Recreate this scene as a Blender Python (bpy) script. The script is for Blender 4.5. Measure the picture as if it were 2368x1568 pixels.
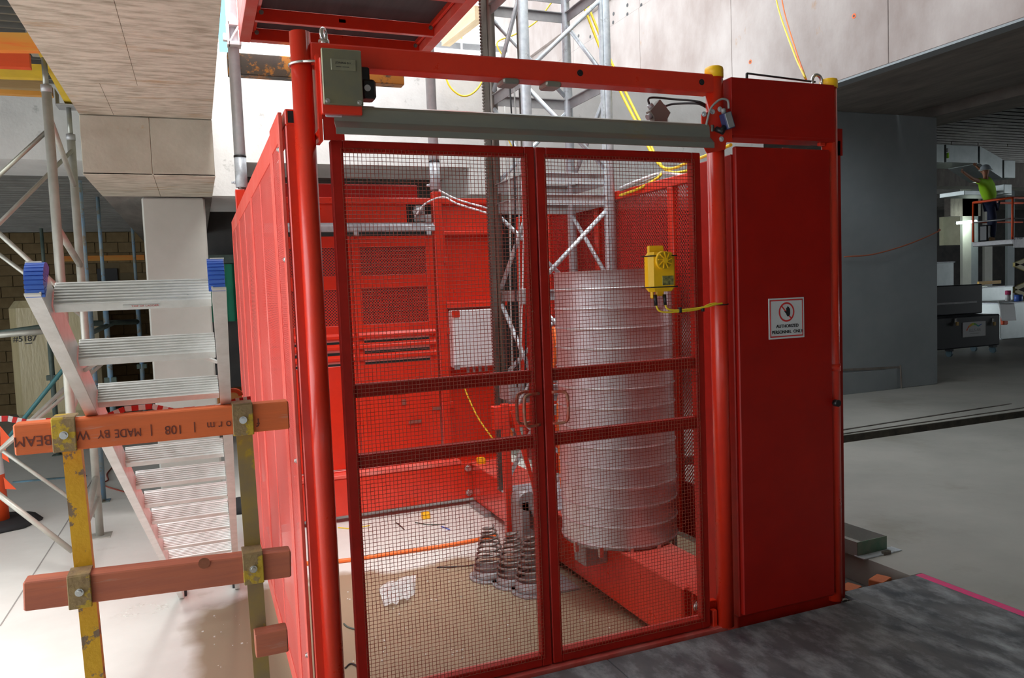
import bpy, math, random
from math import sin, cos, pi, radians as rad
from mathutils import Vector, Matrix

for o in list(bpy.data.objects): bpy.data.objects.remove(o)
SC = bpy.context.scene
COL = SC.collection
RND = random.Random(7)

# ------------------------------------------------------------------ camera
YAW, PIT, ROL, FPX = .381976281, .0644856, -.0382306721, 1802.185
CAM = Vector((0, 0, 1.612))
FW = Vector((sin(YAW)*cos(PIT), cos(YAW)*cos(PIT), -sin(PIT)))
_r = Vector((cos(YAW), -sin(YAW), 0)); _u = _r.cross(FW)
RT = _r*cos(ROL) + _u*sin(ROL); UP = -_r*sin(ROL) + _u*cos(ROL)
cd = bpy.data.cameras.new('camera'); cam = bpy.data.objects.new('camera', cd); COL.objects.link(cam)
cd.sensor_width = 36; cd.lens = FPX/2368*36; cd.clip_start = .05; cd.clip_end = 300
m = Matrix.Identity(4)
for i in range(3):
    m[i][0] = RT[i]; m[i][1] = UP[i]; m[i][2] = -FW[i]; m[i][3] = CAM[i]
cam.matrix_world = m
SC.camera = cam

# ------------------------------------------------------------------ light
W = bpy.data.worlds.new('overcast_sky'); SC.world = W; W.use_nodes = True
bg = W.node_tree.nodes['Background']; bg.inputs[0].default_value = (.90, .96, 1, 1); bg.inputs[1].default_value = 3.6
sd = bpy.data.lights.new('overcast_sun', 'SUN'); so = bpy.data.objects.new('overcast_sun', sd); COL.objects.link(so)
sd.energy = 9.5; sd.angle = rad(50); sd.color = (1, .98, .95)
so.rotation_euler = Vector((-.22, .50, -1)).to_track_quat('-Z', 'Y').to_euler()
vs = SC.view_settings
vs.view_transform = 'Standard'; vs.look = 'None'; vs.exposure = 0.22; vs.gamma = 1; vs.use_curve_mapping = False

# ------------------------------------------------------------------ helpers
def at(px, py, ax, val):
    """the point of the real plane (ax = val) that a sight line meets"""
    d = RT*((px-1184)/FPX) - UP*((py-784)/FPX) + FW
    return CAM + d*((val-CAM[ax])/d[ax])

class MB:
    def __init__(s): s.v = []; s.f = []; s.sm = []; s.bolts = []
    def add(s, vs, fs, sm=False):
        b = len(s.v); s.v += [tuple(v) for v in vs]; s.f += [tuple(b+i for i in f) for f in fs]; s.sm += [sm]*len(fs); return s
    def box(s, x0, x1, y0, y1, z0, z1, M=None):
        vs = [Vector((x, y, z)) for x in (x0, x1) for y in (y0, y1) for z in (z0, z1)]
        if M is not None: vs = [M @ v for v in vs]
        return s.add(vs, [(0,1,3,2),(4,6,7,5),(0,4,5,1),(2,3,7,6),(0,2,6,4),(1,5,7,3)])
    def bbox(s, x0, x1, y0, y1, z0, z1, b=.004, M=None):
        """box with bevelled edges (octagonal section in XY, chamfered top and bottom)"""
        b = min(b, (x1-x0)*.45, (y1-y0)*.45, (z1-z0)*.45)
        def ring(i, z):
            X0, X1, Y0, Y1 = x0+i, x1-i, y0+i, y1-i
            return [Vector(p) for p in ((X0+b,Y0,z),(X1-b,Y0,z),(X1,Y0+b,z),(X1,Y1-b,z),(X1-b,Y1,z),(X0+b,Y1,z),(X0,Y1-b,z),(X0,Y0+b,z))]
        R = ring(b*.6, z0)+ring(0, z0+b)+ring(0, z1-b)+ring(b*.6, z1)
        if M is not None: R = [M @ v for v in R]
        F = [tuple(range(7, -1, -1)), tuple(range(24, 32))]
        for k in range(3):
            for i in range(8): F.append((k*8+i, k*8+(i+1) % 8, k*8+8+(i+1) % 8, k*8+8+i))
        return s.add(R, F)
    def bar(s, a, b, w, h, up=(0, 0, 1)):
        """rectangular bar from a to b, w across, h along up"""
        a = Vector(a); b = Vector(b); d = (b-a).normalized(); up = Vector(up)
        if abs(d.dot(up)) > .98: up = Vector((0, 1, 0))
        r = d.cross(up).normalized(); u = r.cross(d)
        q = [p+r*i*w/2+u*j*h/2 for p in (a, b) for i, j in ((-1,-1),(1,-1),(1,1),(-1,1))]
        return s.add(q, [(3,2,1,0),(4,5,6,7),(0,1,5,4),(1,2,6,5),(2,3,7,6),(3,0,4,7)])
    def tube(s, pts, r, n=10, cap=True, closed=False):
        pts = [Vector(p) for p in pts]; m_ = len(pts)
        rr = r if isinstance(r, (list, tuple)) else [r]*m_
        base = len(s.v); ref = None; V = []
        for i, p in enumerate(pts):
            if closed: d = pts[(i+1) % m_]-pts[i-1]
            else: d = pts[min(i+1, m_-1)]-pts[max(i-1, 0)]
            d.normalize()
            if ref is None: ref = Vector((0,0,1)) if abs(d.z) < .9 else Vector((1,0,0))
            a = d.cross(ref).normalized(); ref = a.cross(d).normalized()
            for k in range(n):
                t = 2*pi*k/n; V.append(p+(a*cos(t)+ref*sin(t))*rr[i])
        F = []
        for i in range(m_ if closed else m_-1):
            j = (i+1) % m_
            for k in range(n): F.append((i*n+k, i*n+(k+1) % n, j*n+(k+1) % n, j*n+k))
        s.add(V, F, True)
        if cap and not closed: s.add([], []); s.f += [tuple(base+k for k in range(n-1, -1, -1)), tuple(base+(m_-1)*n+k for k in range(n))]; s.sm += [False]*2
        return s
    def prism(s, poly, axis, a, b):
        """polygon of 2-D points extruded along axis from a to b"""
        n = len(poly)
        def P(p, t):
            return {0: (t, p[0], p[1]), 1: (p[0], t, p[1]), 2: (p[0], p[1], t)}[axis]
        V = [P(p, a) for p in poly]+[P(p, b) for p in poly]
        F = [tuple(range(n)), tuple(range(2*n-1, n-1, -1))]+[(i, n+i, n+(i+1) % n, (i+1) % n) for i in range(n)]
        return s.add(V, F)
    def lathe(s, prof, c, n=24, cap=True):
        b = len(s.v); V = []
        for (r, z) in prof:
            for k in range(n): V.append((c[0]+r*cos(2*pi*k/n), c[1]+r*sin(2*pi*k/n), c[2]+z))
        F = [(i*n+k, i*n+(k+1) % n, (i+1)*n+(k+1) % n, (i+1)*n+k) for i in range(len(prof)-1) for k in range(n)]
        s.add(V, F, True)
        if cap:
            s.f += [tuple(b+k for k in range(n-1, -1, -1)), tuple(b+(len(prof)-1)*n+k for k in range(n))]; s.sm += [False]*2
        return s
    def hexbolt(s, p, d, r=.012, h=.01):
        d = Vector(d).normalized(); p = Vector(p); s.bolts.append((p, d, r, h))
        return s.tube([p, p+d*h*.3], r*1.5, 12).tube([p+d*h*.3, p+d*h], r, 6)
    def build(s, name, mat, parent=None, label=None, kind=None):
        if name == 'bolt' and len(s.bolts) > 1:
            return [MB().hexbolt(*q).build(name, mat, parent) for q in s.bolts][0]
        me = bpy.data.meshes.new(name)
        off = Vector(parent['_o']) if parent is not None and '_o' in parent else Vector((0,0,0))
        me.from_pydata([Vector(v)-off for v in s.v], [], s.f)
        me.polygons.foreach_set('use_smooth', s.sm); me.materials.append(mat); me.update()
        o = bpy.data.objects.new(name, me); COL.objects.link(o)
        if parent is not None: o.parent = parent; o['_o'] = tuple(off)
        if label: o['label'] = label
        if kind: o['kind'] = kind
        return o

def thing(name, label, cat, loc=(0,0,0), group=None):
    o = bpy.data.objects.new(name, None); COL.objects.link(o); o.location = loc; o['_o'] = tuple(loc)
    o.empty_display_size = .05
    o['label'] = label; o['category'] = cat
    if group: o['group'] = group
    return o
def tag(o, label, cat, group=None):
    o['label'] = label; o['category'] = cat
    if group: o['group'] = group
    return o
def struct(name, b, mat, label=None, parent=None):
    o = b.build(name, mat, parent)
    if parent is None: o['kind'] = 'structure'
    if label: o['label'] = label
    return o
def spline(P, k=8):
    P = [Vector(p) for p in P]; Q = [P[0]*2-P[1]]+P+[P[-1]*2-P[-2]]; out = []
    for i in range(1, len(Q)-2):
        a, b, c, d = Q[i-1:i+3]
        for j in range(k):
            t = j/k; out.append(.5*((2*b)+(c-a)*t+(2*a-5*b+4*c-d)*t*t+(3*b-a-3*c+d)*t**3))
    out.append(P[-1]); return out
def text(body, size, M, mat, parent, name='lettering', depth=.0006, bold=0):
    cu = bpy.data.curves.new(name, 'FONT'); cu.body = body; cu.size = size; cu.extrude = depth; cu.offset = bold
    cu.align_x = 'CENTER'; cu.align_y = 'CENTER'
    t = bpy.data.objects.new('tmp', cu); COL.objects.link(t)
    dg = bpy.context.evaluated_depsgraph_get(); me = bpy.data.meshes.new_from_object(t.evaluated_get(dg))
    bpy.data.objects.remove(t); me.materials.clear(); me.materials.append(mat)
    off = Vector(parent['_o']) if '_o' in parent else Vector((0,0,0))
    me.transform(Matrix.Translation(-off) @ M)
    o = bpy.data.objects.new(name, me); COL.objects.link(o); o.parent = parent; o['_o'] = tuple(off)
    return o
def frame(o, x, y):
    """matrix with columns x, y, x*y at origin o"""
    x = Vector(x).normalized(); y = Vector(y).normalized(); z = x.cross(y)
    M = Matrix.Identity(4)
    for i in range(3): M[i][0] = x[i]; M[i][1] = y[i]; M[i][2] = z[i]; M[i][3] = o[i]
    return M

# ------------------------------------------------------------------ materials
def mat(name, c1, c2=None, scale=5, rough=.5, metal=0, bump=0, bscale=None, stretch=(1,1,1), lo=.35, hi=.65, c3=None, s3=1, t3=.62, w3=.06, coat=0, spec=.5, rvar=0, detail=6):
    M = bpy.data.materials.new(name); M.use_nodes = True; N = M.node_tree; b = N.nodes['Principled BSDF']
    b.inputs['Roughness'].default_value = rough; b.inputs['Metallic'].default_value = metal
    b.inputs['Coat Weight'].default_value = coat; b.inputs['Coat Roughness'].default_value = .15
    b.inputs['Specular IOR Level'].default_value = spec
    b.inputs['Base Color'].default_value = (*c1, 1)
    L = N.links
    if c2 is not None or bump:
        tc = N.nodes.new('ShaderNodeNewGeometry'); mp = N.nodes.new('ShaderNodeMapping'); mp.inputs['Scale'].default_value = stretch
        oi = N.nodes.new('ShaderNodeTexCoord')
        L.new(oi.outputs['Object'], mp.inputs[0])
        nz = N.nodes.new('ShaderNodeTexNoise'); nz.inputs['Scale'].default_value = scale; nz.inputs['Detail'].default_value = detail; nz.inputs['Roughness'].default_value = .62
        L.new(mp.outputs[0], nz.inputs[0])
    if c2 is not None:
        cr = N.nodes.new('ShaderNodeValToRGB'); cr.color_ramp.elements[0].position = lo; cr.color_ramp.elements[1].position = hi
        cr.color_ramp.elements[0].color = (*c1, 1); cr.color_ramp.elements[1].color = (*c2, 1)
        L.new(nz.outputs[0], cr.inputs[0]); out = cr.outputs[0]
        if c3 is not None:
            n3 = N.nodes.new('ShaderNodeTexNoise'); n3.inputs['Scale'].default_value = s3; n3.inputs['Detail'].default_value = 8; n3.inputs['Roughness'].default_value = .7
            L.new(mp.outputs[0], n3.inputs[0])
            r3 = N.nodes.new('ShaderNodeMapRange'); r3.inputs[1].default_value = t3; r3.inputs[2].default_value = t3+w3
            L.new(n3.outputs[0], r3.inputs[0])
            mx = N.nodes.new('ShaderNodeMix'); mx.data_type = 'RGBA'; L.new(r3.outputs[0], mx.inputs[0]); L.new(out, mx.inputs[6]); mx.inputs[7].default_value = (*c3, 1); out = mx.outputs[2]
        L.new(out, b.inputs['Base Color'])
    if rvar:
        rr = N.nodes.new('ShaderNodeMapRange'); rr.inputs[1].default_value = .3; rr.inputs[2].default_value = .7
        rr.inputs[3].default_value = rough-rvar; rr.inputs[4].default_value = rough+rvar; L.new(nz.outputs[0], rr.inputs[0]); L.new(rr.outputs[0], b.inputs['Roughness'])
    if bump:
        bn = N.nodes.new('ShaderNodeTexNoise'); bn.inputs['Scale'].default_value = bscale or scale*4; bn.inputs['Detail'].default_value = 6; L.new(mp.outputs[0], bn.inputs[0])
        bp = N.nodes.new('ShaderNodeBump'); bp.inputs['Strength'].default_value = bump; bp.inputs['Distance'].default_value = .01
        L.new(bn.outputs[0], bp.inputs['Height']); L.new(bp.outputs[0], b.inputs['Normal'])
    return M
def emis(name, c, s):
    M = bpy.data.materials.new(name); M.use_nodes = True; b = M.node_tree.nodes['Principled BSDF']
    b.inputs['Base Color'].default_value = (*c, 1); b.inputs['Emission Color'].default_value = (*c, 1); b.inputs['Emission Strength'].default_value = s; return M
def holes(M, pitch, r, axes, z0=-99, z1=99):
    """punches a staggered dot pattern of real see-through holes into a sheet material (Object coordinates)"""
    N = M.node_tree; L = N.links; nn = N.nodes.new
    out = [n for n in N.nodes if n.type == 'OUTPUT_MATERIAL'][0]; b = N.nodes['Principled BSDF']
    tc = nn('ShaderNodeTexCoord'); sp = nn('ShaderNodeSeparateXYZ'); L.new(tc.outputs['Object'], sp.inputs[0])
    def mth(op, a, c=None):
        n = nn('ShaderNodeMath'); n.operation = op
        for i, x in enumerate((a, c)):
            if x is None: continue
            if isinstance(x, (int, float)): n.inputs[i].default_value = x
            else: L.new(x, n.inputs[i])
        return n.outputs[0]
    u = mth('DIVIDE', sp.outputs[axes[0]], pitch); v = mth('DIVIDE', sp.outputs[axes[1]], pitch)
    def cell(o):
        a = mth('SUBTRACT', mth('FRACT', mth('ADD', u, o)), .5); c = mth('SUBTRACT', mth('FRACT', mth('ADD', v, o)), .5)
        return mth('ADD', mth('MULTIPLY', a, a), mth('MULTIPLY', c, c))
    d = mth('MINIMUM', cell(0), cell(.5)); h = mth('LESS_THAN', d, (r/pitch)**2)
    tr = nn('ShaderNodeBsdfTransparent'); mx = nn('ShaderNodeMixShader'); L.new(h, mx.inputs[0]); L.new(b.outputs[0], mx.inputs[1]); L.new(tr.outputs[0], mx.inputs[2]); L.new(mx.outputs[0], out.inputs[0])
    return M

RED = mat('red_enamel', (.70,.032,.010), (.64,.026,.009), 9, .32, coat=.25, bump=.04, bscale=120, rvar=.06)
RED_DARK = mat('worn_dark_red_enamel', (.40,.012,.006), (.33,.010,.005), 14, .42, spec=.3, c3=(.35,.30,.22), s3=24, t3=.70, w3=.03, bump=.05)
RED_CAB = mat('cabinet_red_enamel', (.36,.008,.004), (.31,.007,.004), 6, .38, bump=.03, bscale=160, spec=.3)
RED_DUST = mat('dusty_red_enamel', (.74,.070,.045), (.78,.12,.09), 2.5, .5, c3=(.72,.26,.22), s3=1.3, t3=.52, w3=.25, bump=.03)
GALV = mat('galvanised_steel', (.48,.53,.58), (.62,.67,.71), 22, .38, .25, bump=.05, c3=(.40,.43,.46), s3=14, t3=.58)
GALV_D = mat('dull_galvanised_steel', (.25,.26,.25), (.33,.32,.26), 5, .30, .5, stretch=(.3,1,1), c3=(.30,.25,.12), s3=4, t3=.6, w3=.1)
STEEL = mat('greasy_steel', (.10,.085,.07), (.22,.20,.18), 8, .4, .7, stretch=(1,1,.2))
CHROME = mat('bright_steel', (.72,.72,.70), (.6,.6,.6), 30, .25, .9)
ALU = mat('worn_aluminium', (.86,.85,.83), (.74,.73,.70), 16, .4, .3, c3=(.42,.47,.46), s3=30, t3=.68, w3=.03, bump=.06)
SILVER = mat('zinc_sheet', (.60,.60,.62), (.66,.66,.68), 3, .36, .55, stretch=(1,1,.15))
BLACK = mat('black_plastic', (.012,.012,.014), rough=.45)
BLUE = mat('blue_plastic', (.05,.14,.60), (.07,.19,.72), 12, .4)
YEL = mat('yellow_plastic', (1.0,.58,.01), (.95,.52,.01), 8, .45)
YELCAB = mat('yellow_cable_sheath', (.85,.62,.03), rough=.45)
ORCAB = mat('orange_cable_sheath', (.85,.16,.02), rough=.5)
GREYCAB = mat('grey_cable_sheath', (.30,.30,.29), rough=.5)
WHTCAB = mat('white_cable_sheath', (.75,.77,.80), rough=.5)
REDCAB = mat('brown_red_cable_sheath', (.25,.05,.03), rough=.6)
WHITE = mat('white_enamel', (.80,.82,.84), rough=.35)
BONE = mat('bone_paper', (.75,.74,.70), (.68,.68,.66), 5, .7)
SIGNW = mat('sign_white', (.62,.64,.66), rough=.4)
SIGNR = mat('sign_red', (.62,.03,.03), rough=.4)
INK = mat('black_ink', (.015,.015,.02), rough=.5)
STAMP = mat('faded_stencil_ink', (.10,.03,.03), (.22,.05,.03), 40, .7)
CONC_SOF = mat('board_marked_concrete', (.25,.225,.165), (.54,.51,.42), 6.5, .8, stretch=(.8,3.0,1), bump=.3, bscale=26, c3=(.40,.27,.14), s3=1.9, t3=.56, w3=.16, detail=9, lo=.28, hi=.58)
CONC_FACE = mat('tan_form_concrete', (.38,.345,.275), (.48,.45,.37), 2.4, .8, bump=.15, bscale=30, c3=(.40,.26,.12), s3=2.6, t3=.60, w3=.12)
CONC_W = mat('pale_concrete', (.46,.46,.45), (.56,.56,.55), 2.0, .8, bump=.15, bscale=40, c3=(.36,.36,.35), s3=5, t3=.62, w3=.06)
CONC_COL = mat('smooth_concrete', (.39,.39,.35), (.45,.45,.41), 1.5, .75, bump=.08, c3=(.55,.47,.33), s3=2.2, t3=.66, w3=.1)
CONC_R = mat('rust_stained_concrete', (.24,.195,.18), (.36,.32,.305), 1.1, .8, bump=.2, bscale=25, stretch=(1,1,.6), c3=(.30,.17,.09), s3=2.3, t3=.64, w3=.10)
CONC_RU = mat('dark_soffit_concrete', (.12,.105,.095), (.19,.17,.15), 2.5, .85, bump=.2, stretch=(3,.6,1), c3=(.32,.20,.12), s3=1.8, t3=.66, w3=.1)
CONC_P = mat('grey_precast_concrete', (.20,.225,.24), (.24,.265,.28), 1.2, .7, bump=.05)
BLOCK = mat('tan_block', (.17,.115,.05), (.22,.155,.075), 6, .9, bump=.2)
MORTAR = mat('mortar', (.17,.13,.07), rough=.9)
DECK = mat('galvanised_deck', (.13,.125,.115), (.19,.185,.17), 3, .4, .4)
DARK = mat('dark_backdrop_block', (.05,.05,.05), (.08,.075,.07), 2, .9)
PLY_F = mat('film_faced_formply', (.045,.052,.065), (.16,.16,.165), 4.5, .45, c3=(.46,.49,.52), s3=6.5, t3=.46, w3=.40, bump=.12, bscale=30, rvar=.12, stretch=(1.6,.8,1), lo=.3, hi=.7)
TIMB_R = mat('orange_stained_timber', (.82,.17,.045), (.70,.15,.045), 5, .65, stretch=(.5,6,6), c3=(.60,.42,.36), s3=5, t3=.60, w3=.14, bump=.12)
TIMB_R2 = mat('faded_red_timber', (.56,.16,.085), (.44,.13,.08), 5, .7, stretch=(.4,7,7), c3=(.48,.34,.29), s3=6, t3=.58, w3=.14, bump=.15)
TIMB_O = mat('orange_form_timber', (.70,.20,.02), (.62,.30,.05), 2.5, .65, stretch=(.3,3,3), c3=(.75,.10,.02), s3=1.2, t3=.55, w3=.08)
TIMB_Y = mat('yellow_form_timber', (.68,.46,.03), (.52,.34,.03), 3, .65, stretch=(1,.4,3))
TIMB_B = mat('brown_form_timber', (.24,.15,.06), (.34,.23,.10), 3, .7, stretch=(.3,3,3))
TIMB_W = mat('pale_raw_timber', (.42,.33,.21), (.34,.25,.15), 4, .7, stretch=(3,.5,3))
YPAINT = mat('chipped_yellow_paint', (.76,.42,.015), (.68,.36,.015), 6, .5, c3=(.24,.16,.10), s3=16, t3=.55, w3=.03, bump=.2, bscale=60)
YRUST = mat('rusted_yellow_paint', (.34,.23,.10), (.20,.12,.07), 18, .65, c3=(.55,.36,.03), s3=9, t3=.52, w3=.03, bump=.3, bscale=80)
SCAF = mat('scaffold_pipe', (.38,.37,.32), (.47,.46,.41), 7, .45, .35)
BLUEP = mat('blue_prop_paint', (.12,.24,.38), (.20,.22,.18), 6, .6, c3=(.16,.14,.10), s3=10, t3=.55)
GREENP = mat('dark_green_tube', (.05,.08,.07), (.10,.13,.11), 6, .6)
WRAP = mat('stretch_wrap', (.62,.52,.30), (.72,.62,.38), 3, .22, stretch=(3,3,.5), bump=.6, bscale=9)
RUBBER = mat('black_rubber', (.02,.02,.022), rough=.8)
ORANGE = mat('safety_orange', (.90,.10,.02), rough=.5)
POLE = mat('pale_galvanised_pole', (.72,.77,.80), (.62,.68,.72), 14, .4, .15)
GREENN = mat('green_netting', (.01,.22,.12), (.01,.16,.09), 2, .8)
GREY = mat('grey_cast_metal', (.30,.30,.31), (.38,.38,.39), 8, .5, .4)
SPRING = mat('spring_steel', (.20,.18,.17), (.28,.25,.23), 20, .45, .5)
SKIN = mat('skin', (.45,.20,.11), rough=.6)
HIVIS = mat('hi_vis_yellow', (.42,.85,.02), (.38,.78,.02), 6, .8)
NAVY = mat('navy_cloth', (.012,.02,.06), rough=.85)
CHEST = mat('black_steel_chest', (.018,.022,.028), rough=.4)
LIFTY = mat('cream_lift_paint', (.50,.42,.14), rough=.5)
DUCT = mat('galvanised_duct', (.34,.38,.38), (.42,.46,.46), 3, .35, .7)
BRICK = mat('red_brick', (.55,.16,.06), (.45,.13,.06), 12, .85, bump=.3)
RUBBLE = mat('rough_broken_concrete', (.12,.10,.08), (.45,.42,.38), 18, .95, bump=1, bscale=30)
SAND = mat('dark_wet_concrete', (.075,.075,.07), (.10,.10,.09), 4, .8)
PLASTIC = mat('clear_crumpled_plastic', (.85,.87,.88), rough=.15)
PLASTIC.node_tree.nodes['Principled BSDF'].inputs['Alpha'].default_value = .55
PINK = mat('pink_marking_paint', (.80,.05,.22), (.62,.08,.20), 25, .7)
LBLUE = mat('light_blue_panel', (.10,.50,.78), rough=.5)

# floor slab: pale power-floated concrete with a darker wet patch of its own outline
FLOOR = mat('pale_floor_concrete', (.62,.61,.57), (.70,.69,.65), 1.3, .6, bump=.04, bscale=20, c3=(.55,.53,.48), s3=3, t3=.62, w3=.15)
def wet_patch(M):
    N = M.node_tree; L = N.links; nn = N.nodes.new; b = N.nodes['Principled BSDF']
    src = b.inputs['Base Color'].links[0].from_socket
    tc = nn('ShaderNodeTexCoord'); sp = nn('ShaderNodeSeparateXYZ'); L.new(tc.outputs['Object'], sp.inputs[0])
    n = nn('ShaderNodeTexNoise'); n.inputs['Scale'].default_value = 1.6; n.inputs['Detail'].default_value = 7; L.new(tc.outputs['Object'], n.inputs[0])
    def mth(op, a, c=None, d=None):
        k = nn('ShaderNodeMath'); k.operation = op
        for i, x in enumerate((a, c, d)):
            if x is None: continue
            if isinstance(x, (int, float)): k.inputs[i].default_value = x
            else: L.new(x, k.inputs[i])
        return k.outputs[0]
    w = mth('MULTIPLY', mth('SUBTRACT', n.outputs[0], .5), 1.5)
    fy = mth('ADD', mth('SUBTRACT', 5.55, sp.outputs[1]), mth('MULTIPLY', w, .8))
    fx = mth('ADD', mth('ADD', sp.outputs[0], .17), mth('MULTIPLY', w, .35))
    f = mth('MINIMUM', fx, fy)
    mr = nn('ShaderNodeMapRange'); mr.inputs[1].default_value = -.03; mr.inputs[2].default_value = .10; L.new(f, mr.inputs[0])
    mx = nn('ShaderNodeMix'); mx.data_type = 'RGBA'; L.new(mr.outputs[0], mx.inputs[0]); L.new(src, mx.inputs[6]); mx.inputs[7].default_value = (.31,.245,.165,1)
    L.new(mx.outputs[2], b.inputs['Base Color'])
    r = nn('ShaderNodeMapRange'); r.inputs[3].default_value = .6; r.inputs[4].default_value = .38; L.new(mr.outputs[0], r.inputs[0]); L.new(r.outputs[0], b.inputs['Roughness'])
wet_patch(FLOOR)
FLOOR_R = mat('dimmed_floor_concrete', (.29,.29,.265), (.37,.365,.335), 1.0, .55, bump=.04, bscale=20, c3=(.23,.22,.18), s3=.9, t3=.55, w3=.2)  # same concrete as the pale floor, darkened to stand for dimmer light

# ================================================================== building
FL = -.4
b = MB()
b.box(-9, 3.45, -5, 22, FL-.3, FL)
fl = struct('floor', b, FLOOR, 'pale concrete floor of the lift pit level with a wet tan patch')
# joint lines (recessed grooves read as thin dark strips) on the pale floor
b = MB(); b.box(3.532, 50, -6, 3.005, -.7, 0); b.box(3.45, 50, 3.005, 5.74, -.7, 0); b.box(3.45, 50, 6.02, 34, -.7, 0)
fr = struct('floor', MB().box(3.45, 50, 5.74, 6.02, -.7, -.30).box(3.45,50,6.012,6.021,-.7,-.004), mat('trench_dark', (.05,.045,.04), (.10,.09,.07), 9, .95), 'dark bottom and added dark liner of the floor trench')  # dark liner added over the lit far wall so the trench stays dark
fr = struct('floor', b, FLOOR_R, 'concrete floor right of the hoist, colour darkened for its dim light, crossed by a narrow trench')
b = MB(); b.bar((4.9,6.03,.004),(12,6.20,.004),.02,.008); b.bar((5.0,6.15,.003),(9,6.40,.003),.03,.006)
o = b.build('trench_cover_plate', STEEL); tag(o, 'rusty thin steel edge strips lying beside the floor trench', 'metal strip')

# concrete column and the deep beam with its drop panel, left
b = MB(); b.bbox(-.425, .13, 8.14, 8.70, FL, 2.6, .015)
struct('column', b, CONC_COL, 'smooth pale concrete column behind the ladder')
XL, XR = -.745, .20
bm = MB(); bm.box(XL+.004, XR-.004, -5, 6.785, 3.075, 3.95)
beam = struct('ceiling_beam', bm, CONC_SOF, 'board-marked concrete beam running overhead from the camera to the column')
def panels(parent, rects, mk, mat_):
    for r in rects: mk(*r).build('concrete_panel', mat_, parent)
ys = [-5, -2.6, -.2, 2.2, 4.66, 5.84, 6.79]; xs = [[XL, -.281, XR]]*5+[[XL, -.506, XR]]
for i in range(6):
    for a, c in zip(xs[i][:-1], xs[i][1:]):
        MB().bbox(a+.0008, c-.0008, ys[i]+.0008, ys[i+1]-.0008, 3.062+RND.uniform(0,.001), 3.078, .0012).build('concrete_panel', CONC_SOF, beam)
bm = MB(); bm.box(XL+.004, XR-.004, 6.805, 8.14, 2.62, 3.94); bm.box(XL+.004, XR-.004, 8.14, 22, 2.62, 3.94)
drop = struct('ceiling_drop', bm, CONC_SOF, 'lower concrete drop of the beam resting on the column')
for a, c in ((XL, -.26), (-.26, XR)):
    MB().bbox(a+.001, c-.001, 6.79, 6.808, 2.61, 3.055, .003).build('concrete_panel', CONC_FACE, drop)
MB().bbox(XL, -.256, 6.79, 8.12, 2.605, 2.622, .002).build('concrete_panel', CONC_SOF, drop)
MB().bbox(-.254, XR, 6.79, 8.12, 2.605, 2.622, .002).build('concrete_panel', CONC_SOF, drop)
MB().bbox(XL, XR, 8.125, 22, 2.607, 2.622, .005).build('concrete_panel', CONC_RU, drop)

# band beam across the back, with drops at both ends of the bay
b = MB(); b.box(-9, XL, 8.143, 9.15, 2.93, 3.95)
struct('wall_back', b, CONC_W, 'pale concrete band beam behind the shoring frame')
b = MB(); b.box(XR, 6.84, 8.143, 9.10, 2.95, 3.66); b.prism([(8.143,3.66),(9.1,3.66),(9.1,4.02),(8.155,4.0),(8.155,3.66)], 0, XR, 6.84)
b.box(XR, .50, 8.143, 9.6, 2.62, 2.95); b.box(2.84, 6.84, 8.143, 9.6, 2.66, 2.95)
struct('wall_back', b, CONC_W, 'bright white concrete band beam above the rear landing gate')
# ribbed steel decks
def deck(x0, x1, y0, y1, z, pitch, name='ceiling', lab=None, mt=DECK):
    b = MB(); n = int((y1-y0)/pitch); prof = []
    for i in range(n):
        y = y0+i*pitch; prof += [(y, z+.055), (y+.004, z), (y+.03, z), (y+.034, z+.055)]
    V = []; F = []
    for k, (y, zz) in enumerate(prof): V += [(x0, y, zz), (x1, y, zz)]
    for k in range(len(prof)-1): F.append((2*k, 2*k+1, 2*k+3, 2*k+2))
    b.add(V, F); b.box(x0, x1, y0, y1, z+.055, z+.2)
    return struct(name, b, mt, lab)
deck(-9, XL, 9.15, 17.2, 3.0, .22, lab='dark ribbed steel deck over the left bay behind the band beam')
deck(-9, XL, 4.3, 8.14, 3.55, .15, lab='ribbed steel deck over the shoring frame at the upper left')
deck(XR, 6.84, 9.1, 17.2, 3.05, .2, lab='dark ribbed steel deck behind the rear gate')
# slab over the camera side, plus an unseen upper slab added to block light
b = MB(); b.box(XR, 6.85, -6, 3.25, 3.95, 4.25); b.box(-9, XL, -6, 1.4, 3.55, 3.95); b.box(3.3, 6.78, -6, 7.4, 6.6, 6.9)
struct('ceiling', b, CONC_SOF, 'concrete slab over the loading area, with an unseen upper slab added as a light cover')

# block wall, far left (blocks are pieces)
bw = struct('wall_left', MB().box(-9, 6.8, 17.06, 17.3, FL, 3.05), MORTAR, 'tan concrete block wall far behind the shoring')
me = None
for r in range(17):
    for c in range(11):
        x = -4.75+c*.4+(r % 2)*.2; z = FL+.01+r*.2
        if z > 2.95 or (-1.75 < x < -1.35 and 1.75 < z < 2.35): continue
        if me is None:
            o = MB().bbox(0, .39, -.045, .02, 0, .19, .004).build('block', BLOCK, bw); me = o.data
        else:
            o = bpy.data.objects.new('block', me); COL.objects.link(o); o.parent = bw
        o.location = (x, 17.05+RND.uniform(-.006,.006), z)
b = MB(); b.box(-1.75, -1.40, 17.0, 17.05, 1.8, 2.3); b.build('wall_opening', BLACK, bw)
b = MB(); b.box(-2.4, -.9, 16.94, 17.02, 2.45, 2.55); b.build('timber_lintel', TIMB_O, bw)
b = MB(); b.box(.2, 6.8, 12.5, 12.7, FL, 3.1); struct('wall_back', b, DARK, 'dark wall deep behind the rear gate')
b = MB(); b.box(-9.3, -9, 9.2, 22, FL, 3.95); struct('wall_left', b, DARK, 'dark side wall of the left bay')

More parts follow.
